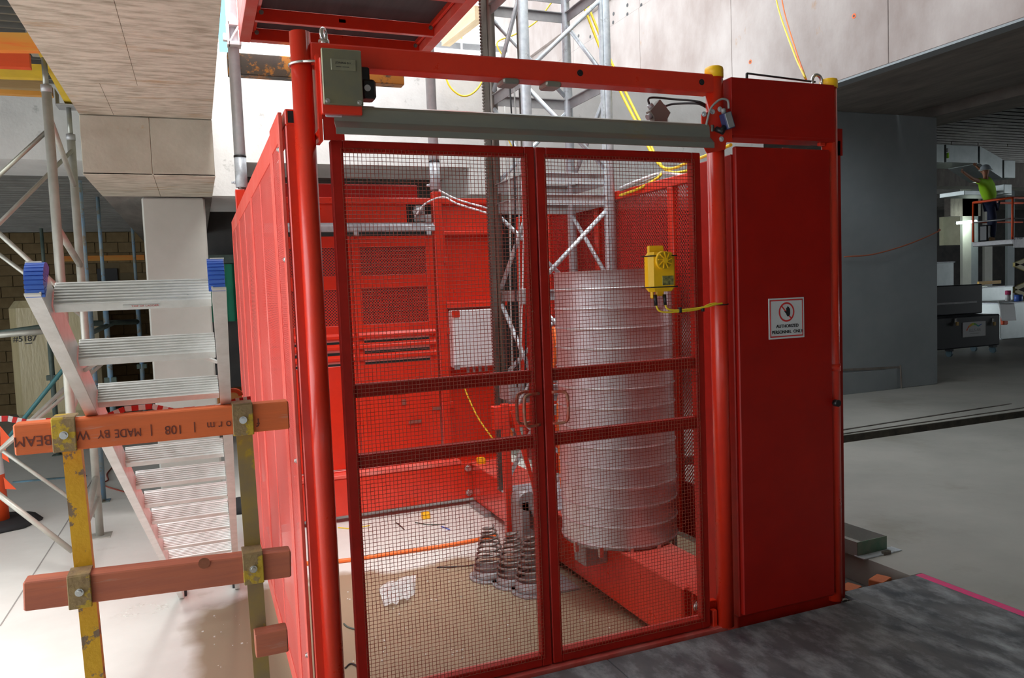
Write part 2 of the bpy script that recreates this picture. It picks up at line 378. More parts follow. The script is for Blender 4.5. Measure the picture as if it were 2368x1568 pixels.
# right concrete wall beam: face panels (pieces), soffit and recess
rw = struct('wall_right', MB().box(6.87, 7.2, -5, 17.5, 3.86, 9.5).box(6.9, 9.08, -5, 20, 3.84, 3.95), CONC_R, 'tall rust-stained concrete wall above the right-hand bay')
ys = [-5, 1.4, 3.9, 6.20, 8.75, 11.05, 13.4, 15.6, 17.5]
for i in range(8):
    def zz(y): return 6.02
    MB().bbox(6.845, 6.875, ys[i]+.004, ys[i+1]-.004, 3.81, 6.02, .004).build('concrete_panel', CONC_R, rw)
    MB().bbox(6.86, 6.885, ys[i]+.004, ys[i+1]-.004, 6.03, 6.46, .004).build('concrete_panel', CONC_R, rw)
    MB().bbox(6.79, 6.89, ys[i]+.004, ys[i+1]-.004, 6.47, 9.5, .004).build('concrete_panel', CONC_R, rw)
tie = mat('orange_tie_cone', (.80,.13,.03), rough=.7)
for q in ((1975,37),(1735,143),(1558,216),(2145//1.0,60)):
    if q[0] > 2100: continue
    p = at(*q, 0, 6.845)
    MB().tube([(6.846,p.y,p.z),(6.842,p.y,p.z)], .028, 14).build('tie_hole', tie, rw)
    MB().tube([(6.843,p.y,p.z),(6.839,p.y,p.z)], .013, 12).build('tie_hole', BLACK, rw)
for q in ((1414,67),(1420,72),(1389,94),(1419,32),(1483,12),(1451,12),(1451,33),(1338,83),(1365,85),(1340,100),(1418,52)):
    p = at(*q, 0, 6.86)
    MB().tube([(6.861,p.y,p.z),(6.855,p.y,p.z)], .03, 12).build('bolt_hole', BLACK, rw)
# underside with the stepped lip
b = MB(); b.box(6.85, 7.02, -5, 17.5, 3.785, 3.808); b.build('edge_lip', CONC_P, rw)
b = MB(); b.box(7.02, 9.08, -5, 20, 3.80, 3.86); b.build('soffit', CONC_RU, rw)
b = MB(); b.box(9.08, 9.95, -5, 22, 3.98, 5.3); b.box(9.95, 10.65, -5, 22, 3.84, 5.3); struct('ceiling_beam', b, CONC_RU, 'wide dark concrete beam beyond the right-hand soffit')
# precast wall panel
pw = struct('wall_right', MB().bbox(8.0, 9.86, 8.10, 8.32, 0, 3.80, .01), CONC_P, 'grey precast concrete wall panel right of the hoist')
MB().bar((8.05,8.095,.34),(9.12,8.095,.30),.012,.03).build('rebate_edge', CONC_RU, pw)
MB().bar((9.12,8.095,.33),(9.14,8.095,.0),.012,.03).build('rebate_edge', CONC_RU, pw)
MB().bbox(8.05, 9.06, 8.085, 8.12, 0, .29, .004).build('concrete_patch', CONC_P, pw)
# ceiling of the right-hand bay
deck(10.65, 50, 7, 34, 5.3, .3, lab='ribbed steel deck over the right-hand bay')
b = MB(); b.box(10.65, 50, -6, 7, 4.3, 5.3); b.box(10.65, 50, 19, 19.8, 4.5, 5.35)
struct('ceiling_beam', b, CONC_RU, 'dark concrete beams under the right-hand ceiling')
b = MB(); b.box(10, 50.3, 33.5, 34, 0, 5.35); b.box(50, 50.3, 12, 34, 0, 5.35)
struct('wall_right', b, DARK, 'dark end wall of the right-hand bay')
for i, (pxa, pxb, y, mt) in enumerate(((2226,2246,24,CONC_COL),(2246,2262,24,CONC_P),(2277,2295,27,CONC_COL),(2330,2346,25,CONC_P))):
    a = at(pxa, 600, 1, y); c = at(pxb, 600, 1, y)
    struct('column', MB().box(a.x, c.x, y, y+.12, 0, 5.32), mt, 'slim pale concrete column standing far back in the right-hand bay, %s' % ('leftmost of the row','second in the row','third in the row','rightmost, below the lift basket')[i])
# lit room far right
b = MB(); a = at(2195, 500, 1, 25); c = at(2252, 565, 1, 25); b.box(a.x, c.x, 25.3, 25.5, c.z, a.z)
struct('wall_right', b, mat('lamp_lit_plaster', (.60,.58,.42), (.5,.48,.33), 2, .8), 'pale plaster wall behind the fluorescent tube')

# upper floor behind the band beam: slab, posts, beams
b = MB(); b.box(-9, 6.84, 9.1, 26, 3.70, 3.98)
struct('floor', b, CONC_W, 'upper slab behind the void')

# plywood loading ramp: sheets are pieces
b = MB(); b.box(.46, 3.46, -.5, 2.86, -.16, -.02)
ramp = thing('plywood_deck', 'scuffed black film-faced plywood deck in front of the mesh gate', 'platform', (2, 1, -.02))
b.build('deck_bearer', TIMB_B, ramp)
for (x0, x1, y0, y1) in ((.45,1.55,-.5,2.9),(1.553,2.955,-.5,2.9),(2.958,3.478,1.35,3.0),(2.958,3.478,-.5,1.347)):
    MB().bbox(x0, x1, y0, y1, -.018, 0, .003).build('plywood_sheet', PLY_F, ramp)
MB().bbox(3.4785, 3.53, -.5, 3.0, -.018, 0, .002).build('pink_edge_stripe', PINK, ramp, 'fluorescent pink painted edge')

b = MB(); b.box(30, 30.3, -6.3, 3.4, 0, 5.3); struct('wall_right', b, DARK, 'unseen side wall added to limit daylight on the gate front')  # out-of-view wall added to cut daylight reaching the front of the gate
b = MB(); b.box(-9.3, 30, -6.3, -6, FL, 4.3)
struct('wall_front', b, DARK, 'concrete wall behind the camera')
# ================================================================== landing gate (front)
GY = 2.95
gate = thing('hoist_landing_gate', 'red hoist landing gate with two wire mesh leaves under a grey header channel', 'gate', (1.3, GY, 0))
def cyl(p0, p1, r, n=24): return MB().tube([p0, p1], r, n)
PX1, PX2 = .403, 2.209
cyl((PX1,GY,-.4),(PX1,GY,2.565), .0375, 28).build('gate_post', RED, gate)
cyl((PX2,GY,0),(PX2,GY,2.53), .039, 28).build('gate_post', RED, gate)
MB().lathe([(.041,0),(.0415,.035),(.039,.045),(.03,.05)], (PX2,GY,2.518), 28).build('post_cap', YEL, gate, 'yellow plastic post cap')
b = MB(); b.bbox(PX1+.03, PX2-.02, GY-.03, GY+.05, 2.447, 2.527, .006); b.build('top_rail', RED, gate)
b = MB()
for px in (1175, 1272):
    p = at(px, 165, 1, GY); b.bbox(p.x-.035, p.x+.035, GY-.035, GY+.045, 2.425, 2.447, .006)
b.build('latch_block', GALV_D, gate)
b = MB()
for x in (PX1+.11, 1.52, 2.12): b.hexbolt((x, GY-.03, 2.488), (0,-1,0), .009, .006)
b.build('bolt', BLACK, gate)
# lifting eye and ring clamp
eye = MB(); eye.tube([(PX1+.085+.010*sin(t)*1.0, GY+.012*sin(t), 2.562+.024*cos(t)) for t in [i*2*pi/20 for i in range(20)]], .0075, 8, closed=True); eye.tube([(PX1+.085,GY,2.525),(PX1+.085,GY,2.545)], .02, 12)
eye.build('lifting_eye', CHROME, gate, 'steel lifting eye bolt on the top rail')
rg = MB(); rg.tube([(PX1+.043*cos(t), GY+.043*sin(t), 2.452+.004*cos(t)) for t in [i*2*pi/28 for i in range(28)]], .005, 8, closed=True); rg.tube([(PX1+.0,GY-.043,2.452),(PX1+.09,GY-.043,2.46)], .005, 8)
rg.build('ring_clamp', CHROME, gate, 'bright steel ring clamp round the left post')
# gearbox on the left
b = MB(); b.bbox(.455, .60, GY-.085, GY+.01, 2.262, 2.46, .003); b.box(.445, .458, GY-.06, GY+.03, 2.17, 2.475)
b.prism([(.435,2.20),(.458,2.235),(.458,2.17)], 1, GY-.05, GY+.02)
b.build('gear_housing', RED, gate)
b = MB(); b.bbox(.460, .602, GY-.100, GY-.084, 2.292, 2.488, .003); b.build('gear_cover', mat('yellow_passivated_plate', (.20,.20,.16), (.26,.24,.15), 6, .4, .5), gate, 'grey-green zinc cover plate')
b = MB()
for (x, z) in ((.474,2.303),(.588,2.303)): b.hexbolt((x, GY-.100, z), (0,-1,0), .006, .006)
b.build('bolt', CHROME, gate)
pl = MB().bbox(.492, .580, GY-.1035, GY-.100, 2.412, 2.452, .001).build('name_plate', mat('etched_plate', (.24,.23,.17), (.3,.29,.2), 20, .4, .5), gate)
text('JOINING B.V.', .010, frame((.536,GY-.1037,2.438), (1,0,0), (0,0,1)), INK, pl)
b = MB(); b.box(.510,.528,GY-.1039,GY-.1035,2.4235,2.4255); b.box(.532,.556,GY-.1039,GY-.1035,2.4235,2.4255); b.build('worn_print', INK, pl)
b = MB(); b.bbox(.612, .665, GY-.04, GY+.03, 2.335, 2.405, .008); b.bbox(.608, .645, GY-.03, GY+.02, 2.40, 2.452, .004); b.build('plug_box', BLACK, gate)
cyl((.632,GY-.042,2.372),(.632,GY-.0405,2.372), .012, 20).build('round_sticker', SIGNW, gate)
# header channel: one folded profile along X
prof = [(GY-.01,2.305),(GY-.040,2.306),(GY-.052,2.300),(GY-.060,2.288),(GY-.062,2.243),(GY-.092,2.214),(GY-.092,2.192),(GY-.088,2.190),(GY-.087,2.211),(GY-.056,2.240),(GY-.054,2.286),(GY-.048,2.296),(GY-.040,2.300),(GY-.01,2.299)]
b = MB(); b.prism(prof, 0, .50, 2.135); b.build('header_channel', GALV_D, gate, 'dull grey folded steel header channel')
b = MB(); b.tube([(.56,GY-.02,2.29),(2.178,GY-.02,2.285)], .018, 14); b.tube([(2.150,GY-.02,2.286),(2.165,GY-.02,2.286)], .032, 20); b.build('roller_shaft', GALV_D, gate)
b = MB(); b.box(.462, .535, GY-.06, GY-.045, 2.175, 2.262); b.build('header_bracket', RED_DARK, gate)
b = MB(); b.bbox(.47, .53, GY-.062, GY-.02, 2.255, 2.268, .002); b.build('chain_strip', GALV, gate)
# right end plate
poly = [(2.105,2.345),(2.19,2.372),(2.225,2.375),(2.24,2.360),(2.262,2.360),(2.265,2.235),(2.232,2.225),(2.225,2.195),(2.13,2.175),(2.105,2.215)]
b = MB(); b.prism(poly, 1, GY-.048, GY-.042); b.build('end_plate', RED, gate)
b = MB()
for (x, z) in ((2.115,2.345),(2.160,2.358),(2.205,2.240),(2.20,2.37)): b.hexbolt((x, GY-.048, z), (0,-1,0), .008, .008)
b.build('bolt', GALV, gate)
sw = MB(); Mx = Matrix.Translation((2.222,GY-.07,2.315)) @ Matrix.Rotation(rad(-18), 4, 'Y')
sw.bbox(-.022,.022,-.02,.02,-.036,.036,.004,Mx)
swo = sw.build('limit_switch', mat('navy_switch_body', (.035,.045,.13), rough=.45), gate, 'navy and grey limit switch')
MB().bbox(-.020,.014,-.024,-.020,-.032,.034,.002,Mx).build('switch_cover', GREY, swo)
b = MB(); b.tube([Mx @ Vector((-.005,0,.036)), Mx @ Vector((-.005,0,.058))], .011, 12); b.build('cable_gland', GREY, swo)
b = MB(); b.tube([(2.205,GY-.07,2.288),(2.182,GY-.075,2.268)], .012, 8); b.tube([(2.19,GY-.085,2.262),(2.172,GY-.055,2.282)], .012, 8); b.build('roller_lever', BLACK, swo)
c = spline([(2.232,GY-.07,2.37),(2.226,GY-.07,2.405),(2.19,GY-.065,2.408),(2.145,GY-.06,2.37),(2.125,GY-.055,2.31),(2.128,GY-.04,2.27)])
tag(MB().tube(c, .005, 8).build('switch_cable', GREYCAB), 'grey cable looping over the limit switch at the right gate post', 'cable')
# threshold
b = MB(); b.bbox(.44, PX2, GY-.02, GY+.05, -.05, .004, .004); b.bbox(.44, PX2, GY+.05, GY+.10, -.2, .03, .004); b.build('sill', mat('dusty_red_sill', (.55,.03,.02), (.62,.16,.14), 4, .45), gate)
b = MB(); b.bbox(2.10,2.185,GY+.03,GY+.06,.03,.115,.003); b.bbox(2.14,2.165,GY-.0,GY+.03,.0,.08,.003); b.build('catch', RED, gate)
# leaves: angle-iron stiles and rails, woven mesh as one stuff part
def leaf(x0, x1, hs, lab):
    z0, z1 = .012, 2.185; y = GY-.005
    L = MB().bbox(x0, x0+.045, y, y+.04, z0, z1, .003).build('gate_leaf', RED_DARK, gate, lab)
    MB().bbox(x1-.045, x1, y, y+.04, z0, z1, .003).build('stile', RED_DARK, L)
    MB().bbox(x0+.045, x1-.045, y, y+.04, z1-.04, z1, .003).build('rail', RED_DARK, L)
    MB().bbox(x0+.045, x1-.045, y, y+.04, z0, z0+.045, .003).build('rail', RED_DARK, L)
    for zt in (1.271, .998):
        r = MB(); r.bbox(x0+.045, x1-.045, y+.012, y+.045, zt-.052, zt, .003); r.build('rail', RED_DARK, L)
    # woven wires
    a0, a1, c0, c1 = x0+.036, x1-.036, z0+.034, z1-.03; p = .0152
    nx = int((a1-a0)/p); nz = int((c1-c0)/p); px_ = (a1-a0)/nx; pz_ = (c1-c0)/nz; w = .00105; amp = .0011
    V = []; F = []
    def wire(pts, horiz):
        base = len(V)
        for (P, s) in pts:
            yy = y-.004+s*amp
            if horiz: V.extend([(P[0], yy-w, P[1]), (P[0], yy, P[1]+w), (P[0], yy+w, P[1]), (P[0], yy, P[1]-w)])
            else: V.extend([(P[0], yy-w, P[1]), (P[0]+w, yy, P[1]), (P[0], yy+w, P[1]), (P[0]-w, yy, P[1])])
        for i in range(len(pts)-1):
            for k in range(4):
                F.append((base+i*4+k, base+i*4+(k+1) % 4, base+i*4+4+(k+1) % 4, base+i*4+4+k))
    for j in range(nz+1):
        z = c0+j*pz_+RND.uniform(-.0006,.0006); wire([((a0+i*px_, z+.0005*((i+j) % 2)), 1 if (i+j) % 2 else -1) for i in range(nx+1)], True)
    for i in range(nx+1):
        x = a0+i*px_+RND.uniform(-.0006,.0006); wire([((x, c0+j*pz_), -1 if (i+j) % 2 else 1) for j in range(nz+1)], False)
    MB().add(V, F, True).build('wire_mesh', mat('rusty_red_wire', (.22,.035,.015), (.30,.05,.02), 30, .5), L, kind='stuff')
    # handle
    hx = x1-.022 if hs > 0 else x0+.03
    zc = 1.11
    h = MB(); d = -.075 if hs > 0 else .062
    for yy in ((y-.01,) if hs < 0 else (y-.01, y+.07)):
        P = [(hx, yy, zc-.065), (hx+d*.7, yy-.012, zc-.065), (hx+d, yy-.02, zc-.045), (hx+d, yy-.02, zc+.045), (hx+d*.7, yy-.012, zc+.065), (hx, yy, zc+.065)]
        h.tube(spline(P, 4), .0065, 8)
    h.build('handle', mat('worn_handle_paint', (.45,.04,.02), (.30,.20,.13), 25, .45), L)
leaf(.492, 1.312, 1, 'left mesh gate leaf')
leaf(1.318, 2.122, -1, 'right mesh gate leaf')
# yellow sounder strapped to the mesh
snd = thing('warning_sounder', 'yellow plastic warning sounder strapped to the right mesh gate leaf', 'alarm', (1.872, GY-.05, 1.56))
b = MB(); b.bbox(1.803, 1.94, GY-.075, GY-.012, 1.575, 1.745, .018); b.build('sounder_body', YEL, snd)
for q in ((1.825,1.905,1.735,1.775),(1.835,1.85,1.545,1.58),(1.86,1.90,1.555,1.58)): MB().bbox(q[0],q[1],GY-.03,GY-.014,q[2],q[3],.005).build('mounting_lug', YEL, snd)
cyl((1.868,GY-.088,1.708),(1.868,GY-.07,1.708), .040, 32).build('horn_rim', YEL, snd)
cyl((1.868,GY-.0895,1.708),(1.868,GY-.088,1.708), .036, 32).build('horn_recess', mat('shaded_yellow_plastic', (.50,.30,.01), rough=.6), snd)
b = MB()
for k in range(9):
    t = k*2*pi/9; b.bar((1.868+.012*cos(t),GY-.091,1.708+.012*sin(t)),(1.868+.035*cos(t+.25),GY-.091,1.708+.035*sin(t+.25)),.004,.008,(0,1,0))
b.tube([(1.868,GY-.090,1.708),(1.868,GY-.096,1.708)], .012, 18); b.build('horn_vane', YEL, snd)
MB().bbox(1.862,1.918,GY-.0775,GY-.075,1.602,1.642,.0005).build('rating_label', mat('label_print', (.35,.33,.10), (.08,.08,.04), 90, .5), snd)
for z in (1.726,1.592): MB().bbox(1.8015,1.9415,GY-.0765,GY-.0,z,z+.005,.001).build('zip_tie', BLACK, snd)
for x in (1.846,1.893): MB().tube([(x,GY-.04,1.562),(x+.003,GY-.04,1.515)], .008, 10).build('cable_gland', BLACK, snd)
b = MB(); b.tube(spline([(1.848,GY-.04,1.52),(1.865,GY-.045,1.49),(1.93,GY-.05,1.483),(2.05,GY-.05,1.488),(2.12,GY-.05,1.508),(2.16,GY-.05,1.512)]), .0042, 8); b.tube(spline([(1.895,GY-.04,1.52),(1.905,GY-.045,1.498),(1.95,GY-.05,1.49),(2.05,GY-.055,1.494),(2.11,GY-.06,1.50),(2.15,GY-.055,1.507),(2.19,GY-.05,1.51)]), .0042, 8)
o = b.build('sounder_cable', YELCAB); tag(o, 'pair of thin yellow cables running from the sounder to the right gate post', 'cable')
b = MB(); b.tube([(PX2+.0415*cos(t), GY+.0415*sin(t), 1.507+.004*sin(t)) for t in [i*2*pi/24 for i in range(24)]], .003, 6, closed=True)
o = b.build('zip_tie', BLACK); tag(o, 'black zip tie round the right gate post holding the yellow cable', 'zip tie')
for x, lab in ((1.965,'black zip tie on the yellow cable just under the sounder'),(2.085,'black zip tie on the yellow cable nearer the gate post')): tag(MB().tube([(x,GY-.05,1.478),(x,GY-.05,1.502)], .008, 8).build('zip_tie', BLACK), lab, 'zip tie')
# grey diamond junction box hung behind the header
jb = thing('junction_box', 'grey diamond-shaped junction box standing behind the header channel', 'box', (2.0, 3.1, 2.31))
poly = [(1.975,2.31),(1.975,2.365),(1.955,2.392),(2.008,2.445),(2.062,2.388),(2.045,2.36),(2.045,2.31)]
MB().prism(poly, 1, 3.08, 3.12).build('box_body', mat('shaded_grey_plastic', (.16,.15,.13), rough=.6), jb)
for q in (((1.962,2.425),(1.978,2.408),.014),((1.95,2.365),(1.975,2.378),.014),((1.952,2.33),(1.978,2.338),.012),((2.045,2.42),(2.03,2.412),.011)): MB().tube([(q[0][0],3.1,q[0][1]),(q[1][0],3.1,q[1][1])], q[2], 10).build('cable_gland', GREY, jb)
b = MB(); b.tube(spline([(1.965,3.1,2.42),(1.958,3.1,2.447),(1.985,3.1,2.457),(2.06,3.08,2.45),(2.15,3.0,2.425),(2.20,2.99,2.405)]), .005, 8); b.tube(spline([(2.04,3.1,2.418),(2.08,3.08,2.428),(2.15,3.0,2.415),(2.20,2.99,2.395)]), .005, 8)
tag(b.build('black_cable', BLACK), 'black cables arching from the diamond junction box to the right post', 'cable')
tag(MB().tube([(PX2+.04,GY+.02,2.36),(PX2+.045,GY+.02,2.46)], .004, 8).build('white_cable', WHTCAB), 'short white cable rising between the right gate post and the control cabinet', 'cable')

# ================================================================== control cabinet, right
cab = thing('control_cabinet', 'tall dark red steel control cabinet beside the mesh gate', 'cabinet', (2.55, GY, 0))
CX1, CX2 = 2.262, 2.868
b = MB(); b.bbox(CX1+.012, CX2, GY-.02, GY+.32, .03, 2.18, .004); b.build('cabinet_body', RED_DARK, cab)
MB().bbox(CX1+.02, CX2+.05, GY+.0, GY+.30, -.40, .03, .004).build('plinth', RED_DARK, cab)
dr = MB().bbox(CX1+.02, 2.832, GY-.045, GY-.02, .045, 2.212, .005).build('door', RED_CAB, cab)
b = MB(); b.tube([(2.838,GY-.05,1.0),(2.838,GY-.075,1.0)], .017, 8); b.build('door_knob', BLACK, dr, 'black door knob')
b = MB(); b.bbox(CX1, 2.86, GY-.05, GY+.12, 2.262, 2.515, .003); b.box(CX1+.01, 2.86, GY-.048, GY+.05, 2.250, 2.264); b.build('upper_housing', RED_CAB, cab)
b = MB(); b.bbox(2.795,2.83,GY-.02,GY+.0,2.235,2.285,.003); b.build('spacer', RED, cab)
cyl((2.872,GY,0),(2.872,GY,2.52), .037, 28).build('cabinet_post', RED, cab)
cyl((2.872,GY,1.15),(2.872,GY,1.185), .041, 28).build('post_collar', RED, cab)
MB().lathe([(.041,0),(.0415,.03),(.039,.04),(.03,.044)], (2.872,GY,2.512), 28).build('post_cap', YEL, cab, 'yellow plastic post cap')
b = MB(); b.bbox(2.925, 2.965, GY+.02, GY+.08, -.02, 2.275, .004); b.box(2.93, 2.975, GY+.02, GY+.09, 2.20, 2.33); b.build('rear_upright', RED_DARK, cab)
b = MB(); b.tube([(2.80+.03*cos(t), GY, 2.538+.034*sin(t)) for t in [i*2*pi/20 for i in range(20)]], .008, 8, closed=True); b.build('lifting_eye', CHROME, cab)
b = MB(); b.tube([(2.39,GY,2.552),(2.79,GY,2.538)], .0045, 6); b.tube([(2.39,GY,2.512),(2.39,GY,2.552)], .006, 6); tag(b.build('cable_tie_strap', BLACK), 'long black cable tie stretched along the top of the cabinet', 'strap')
# sign
Sx, Sz, Sy = 2.555, 1.430, GY-.0465
sg = MB().bbox(Sx-.105, Sx+.105, Sy-.001, Sy+.001, Sz-.1, Sz+.09, .0008).build('warning_sign', SIGNW, cab, 'white authorised-access warning sign with red border')
b = MB()
for (x0,x1,z0,z1) in ((-.097,.097,.077,.083),(-.097,.097,-.092,-.086),(-.097,-.092,-.092,.083),(.092,.097,-.092,.083)): b.box(Sx+x0,Sx+x1,Sy-.0016,Sy-.001,Sz+z0,Sz+z1)
b.build('sign_border', SIGNR, sg)
b = MB(); cx, cz = Sx+.0, Sz+.024
n = 40; R1, R2 = .046, .038
V = [(cx+r*cos(2*pi*k/n), Sy-.0017, cz+r*sin(2*pi*k/n)) for r in (R1, R2) for k in range(n)]
b.add(V, [(k, (k+1) % n, n+(k+1) % n, n+k) for k in range(n)])
b.bar((cx-.028,Sy-.0015,cz+.028),(cx-.003,Sy-.0015,cz+.001),.001,.006,(1,0,1)); b.bar((cx+.014,Sy-.0015,cz-.018),(cx+.026,Sy-.0015,cz-.029),.001,.006,(1,0,1))
b.build('prohibition_ring', SIGNR, sg)
b = MB(); b.box(cx-.002,cx+.020,Sy-.0022,Sy-.0016,cz-.012,cz+.012); 
for i, h in enumerate((.020,.026,.024,.017)): b.box(cx-.002+i*.0056, cx+.0028+i*.0056, Sy-.0022, Sy-.0016, cz+.010, cz+h)
b.prism([(cx-.001,cz-.010),(cx-.014,cz+.003),(cx-.011,cz+.006),(cx+.003,cz-.001)], 1, Sy-.0022, Sy-.0016)
b.prism([(cx-.002,cz-.011),(cx+.004,cz-.021),(cx+.014,cz-.021),(cx+.020,cz-.011)], 1, Sy-.0022, Sy-.0016)
b.build('hand_symbol', INK, sg)
text('AUTHORIZED', .021, frame((Sx+.004,Sy-.0017,Sz-.042), (1,0,0), (0,0,1)), INK, sg, bold=.0004)
text('PERSONNEL  ONLY', .021, frame((Sx+.004,Sy-.0017,Sz-.069), (1,0,0), (0,0,1)), INK, sg, bold=.0004)

# ================================================================== left side panel
def perf(name, base, axes, pitch=.02, r=.0058):
    M = mat(name, *base, rough=.45); return holes(M, pitch, r, axes)
PERF_L = perf('perforated_dusty_red', ((.72,.07,.055), (.76,.13,.11), 1.5), (1, 2), .016, .0034)
PERF_R = perf('perforated_red', ((.62,.02,.012), (.56,.018,.012), 3), (1, 2), .026, .0078)
PERF_B = perf('perforated_red_gate', ((.62,.03,.012), (.60,.025,.010), 3), (0, 2), .026, .0068)
lp = thing('enclosure_side_panel', 'long red perforated side panel on the left of the hoist enclosure', 'panel', (.32, 5, -.15))
PXL = .311
b = MB(); b.bbox(.335,.385,2.955,7.0,2.235,2.292,.004)
b.v = [v for v in b.v]; b.build('top_tube', RED, lp)
MB().box(.345,.375,2.9545,2.9549,2.243,2.285).build('tube_mouth', BLACK, lp, 'black open end of the top tube')
for y0 in (2.955, 4.95, 6.95):
    MB().bbox(.335,.385,y0,y0+.05,-.15,2.235,.004).build('upright', RED, lp)
MB().bbox(.335,.385,2.96,7.0,-.17,-.11,.004).build('bottom_tube', RED, lp)
segs = [(2.962,3.30,2.28),(3.305,4.60,2.265),(4.605,5.90,2.265),(5.905,7.0,2.262)]
for (y0, y1, zt) in segs:
    o = MB().box(PXL+.004, PXL+.008, y0+.03, y1-.03, -.10, zt-.08).build('perforated_sheet', PERF_L, lp)
    for (a, c, d, e) in ((y0, y0+.05, -.17, zt), (y1-.05, y1, -.17, zt), (y0+.05, y1-.05, zt-.10, zt), (y0+.05, y1-.05, -.17, -.07)):
        MB().bbox(PXL, PXL+.014, a, c, d, e, .002).build('sheet_border', RED_DUST, lp)
for yf in (3.95, 5.25, 6.45):
    MB().bbox(PXL+.001, PXL+.010, yf-.012, yf+.012, -.07, 2.16, .003).build('pressed_rib', RED_DUST, lp)
b = MB()
for z in (.25, 1.0, 1.75, 2.15): b.hexbolt((PXL, 2.985, z), (-1,0,0), .007, .008)
b.build('bolt', CHROME, lp)

# right side panel
rp = thing('enclosure_side_panel', 'red perforated side panel on the right, behind the zinc cable drum', 'panel', (2.9, 5, -.05))
MB().bbox(2.895,2.945,3.3,7.0,2.235,2.295,.004).build('top_tube', RED, rp)
for y0 in (3.3, 4.33, 5.35, 6.25, 6.95):
    MB().bbox(2.895,2.945,y0,y0+.06,-.05,2.235,.004).build('upright', RED, rp)
for (y0, y1) in ((3.36,4.33),(4.39,5.35),(5.41,6.25),(6.31,6.95)):
    MB().box(2.915,2.919,y0,y1,.30,2.235).build('perforated_sheet', PERF_R, rp)
    MB().bbox(2.91,2.925,y0,y1,-.05,.30,.002).build('kick_plate', RED_CAB, rp)

# ================================================================== rear landing gate
rg_ = thing('rear_landing_gate', 'bright red rear hoist gate with perforated leaves seen through the mesh', 'gate', (1.3, 7.0, -.3))
RY = 7.0
for x in (.394, 2.107):
    MB().bbox(x-.04, x+.04, RY-.04, RY+.04, -.3, 2.53, .006).build('gate_post', RED, rg_)
b = MB(); b.bbox(.43, 2.75, RY+.0, RY+.07, 2.42, 2.475, .005); b.build('top_rail', RED, rg_)
b = MB(); b.bbox(.43, 1.95, RY+.06, RY+.10, 2.47, 2.60, .005); b.build('upper_plate', RED_CAB, rg_)
b = MB(); b.box(.43, 1.83, RY+.03, RY+.05, 2.20, 2.43); b.box(2.15, 2.75, RY+.03, RY+.05, 2.14, 2.43); b.build('upper_sheet', RED, rg_)
b = MB(); b.prism([(RY-.05,2.17),(RY-.05,2.215),(RY-.02,2.235),(RY-.02,2.25),(RY+.02,2.25),(RY+.02,2.17)], 0, .43, 2.07); b.build('header_channel', GALV, rg_, 'bright galvanised header channel')
for x in (1.345, 2.01): MB().bbox(x-.02, x+.02, RY-.06, RY-.048, 2.13, 2.20, .003).build('header_clip', GALV, rg_)
b = MB(); b.bbox(1.90,1.99,RY-.03,RY+.04,2.26,2.40,.006); b.bbox(1.99,2.05,RY-.04,RY+.02,2.25,2.32,.006); b.tube([(1.88,RY-.03,2.33),(1.95,RY-.05,2.36)], .03, 10)
b.build('gate_motor', GREY, rg_, 'grey gate drive motor')
def rleaf(x0, x1):
    L = MB().bbox(x0, x0+.07, RY-.015, RY+.02, .0, 2.13, .004).build('gate_leaf', RED, rg_)
    for (a, c, d, e) in ((x1-.07,x1,.0,2.13),(x0+.07,x1-.07,2.03,2.13),(x0+.07,x1-.07,1.66,1.78),(x0+.07,x1-.07,1.255,1.34)):
        MB().bbox(a, c, RY-.015, RY+.02, d, e, .004).build('rail', RED, L)
    for (d, e) in ((1.78,2.03),(1.34,1.66)):
        MB().box(x0+.07, x1-.07, RY-.002, RY+.0, d, e).build('perforated_sheet', PERF_B, L)
    for z in (1.225, 1.13, 1.03):
        MB().prism([(RY-.045,z),(RY-.045,z+.022),(RY-.02,z+.045),(RY+.01,z+.045),(RY+.01,z-.03)], 0, x0+.02, x1-.02).build('fold', RED, L)
    MB().bbox(x0+.06, x1-.06, RY-.005, RY+.012, .05, .98, .004).build('lower_sheet', RED, L)
    MB().bbox(x0, x1, RY-.03, RY+.01, .0, .045, .004).build('rail', RED, L)
rleaf(.47, 1.30); rleaf(1.305, 2.055)
b = MB(); b.box(2.16, 2.75, RY+.02, RY+.04, -.05, 2.14); b.build('fixed_sheet', RED, rg_)
b = MB(); b.bbox(2.16,2.75,RY-.035,RY+.02,2.13,2.165,.004); b.bbox(2.13,2.17,RY-.03,RY+.04,-.05,2.2,.004); b.bbox(2.15,2.75,RY-.06,RY+.02,1.455,1.505,.004); b.build('rail', RED, rg_)
for z in (1.90, 1.24, .55): MB().bbox(2.145,2.175,RY-.05,RY-.02,z-.03,z+.03,.004).build('hinge', RED, rg_)
b = MB()
for (px, py, w_, h_) in ((925,905,.05,.03),(935,930,.02,.05),(960,975,.06,.03),(1010,945,.04,.03)):
    p = at(px, py, 1, RY-.03); b.box(p.x-w_, p.x+w_, RY-.024, RY-.022, p.z-h_/2, p.z+h_/2)
b.build('scuff_mark', mat('grey_scuff', (.22,.10,.08), (.34,.05,.03), 30, .7), rg_)
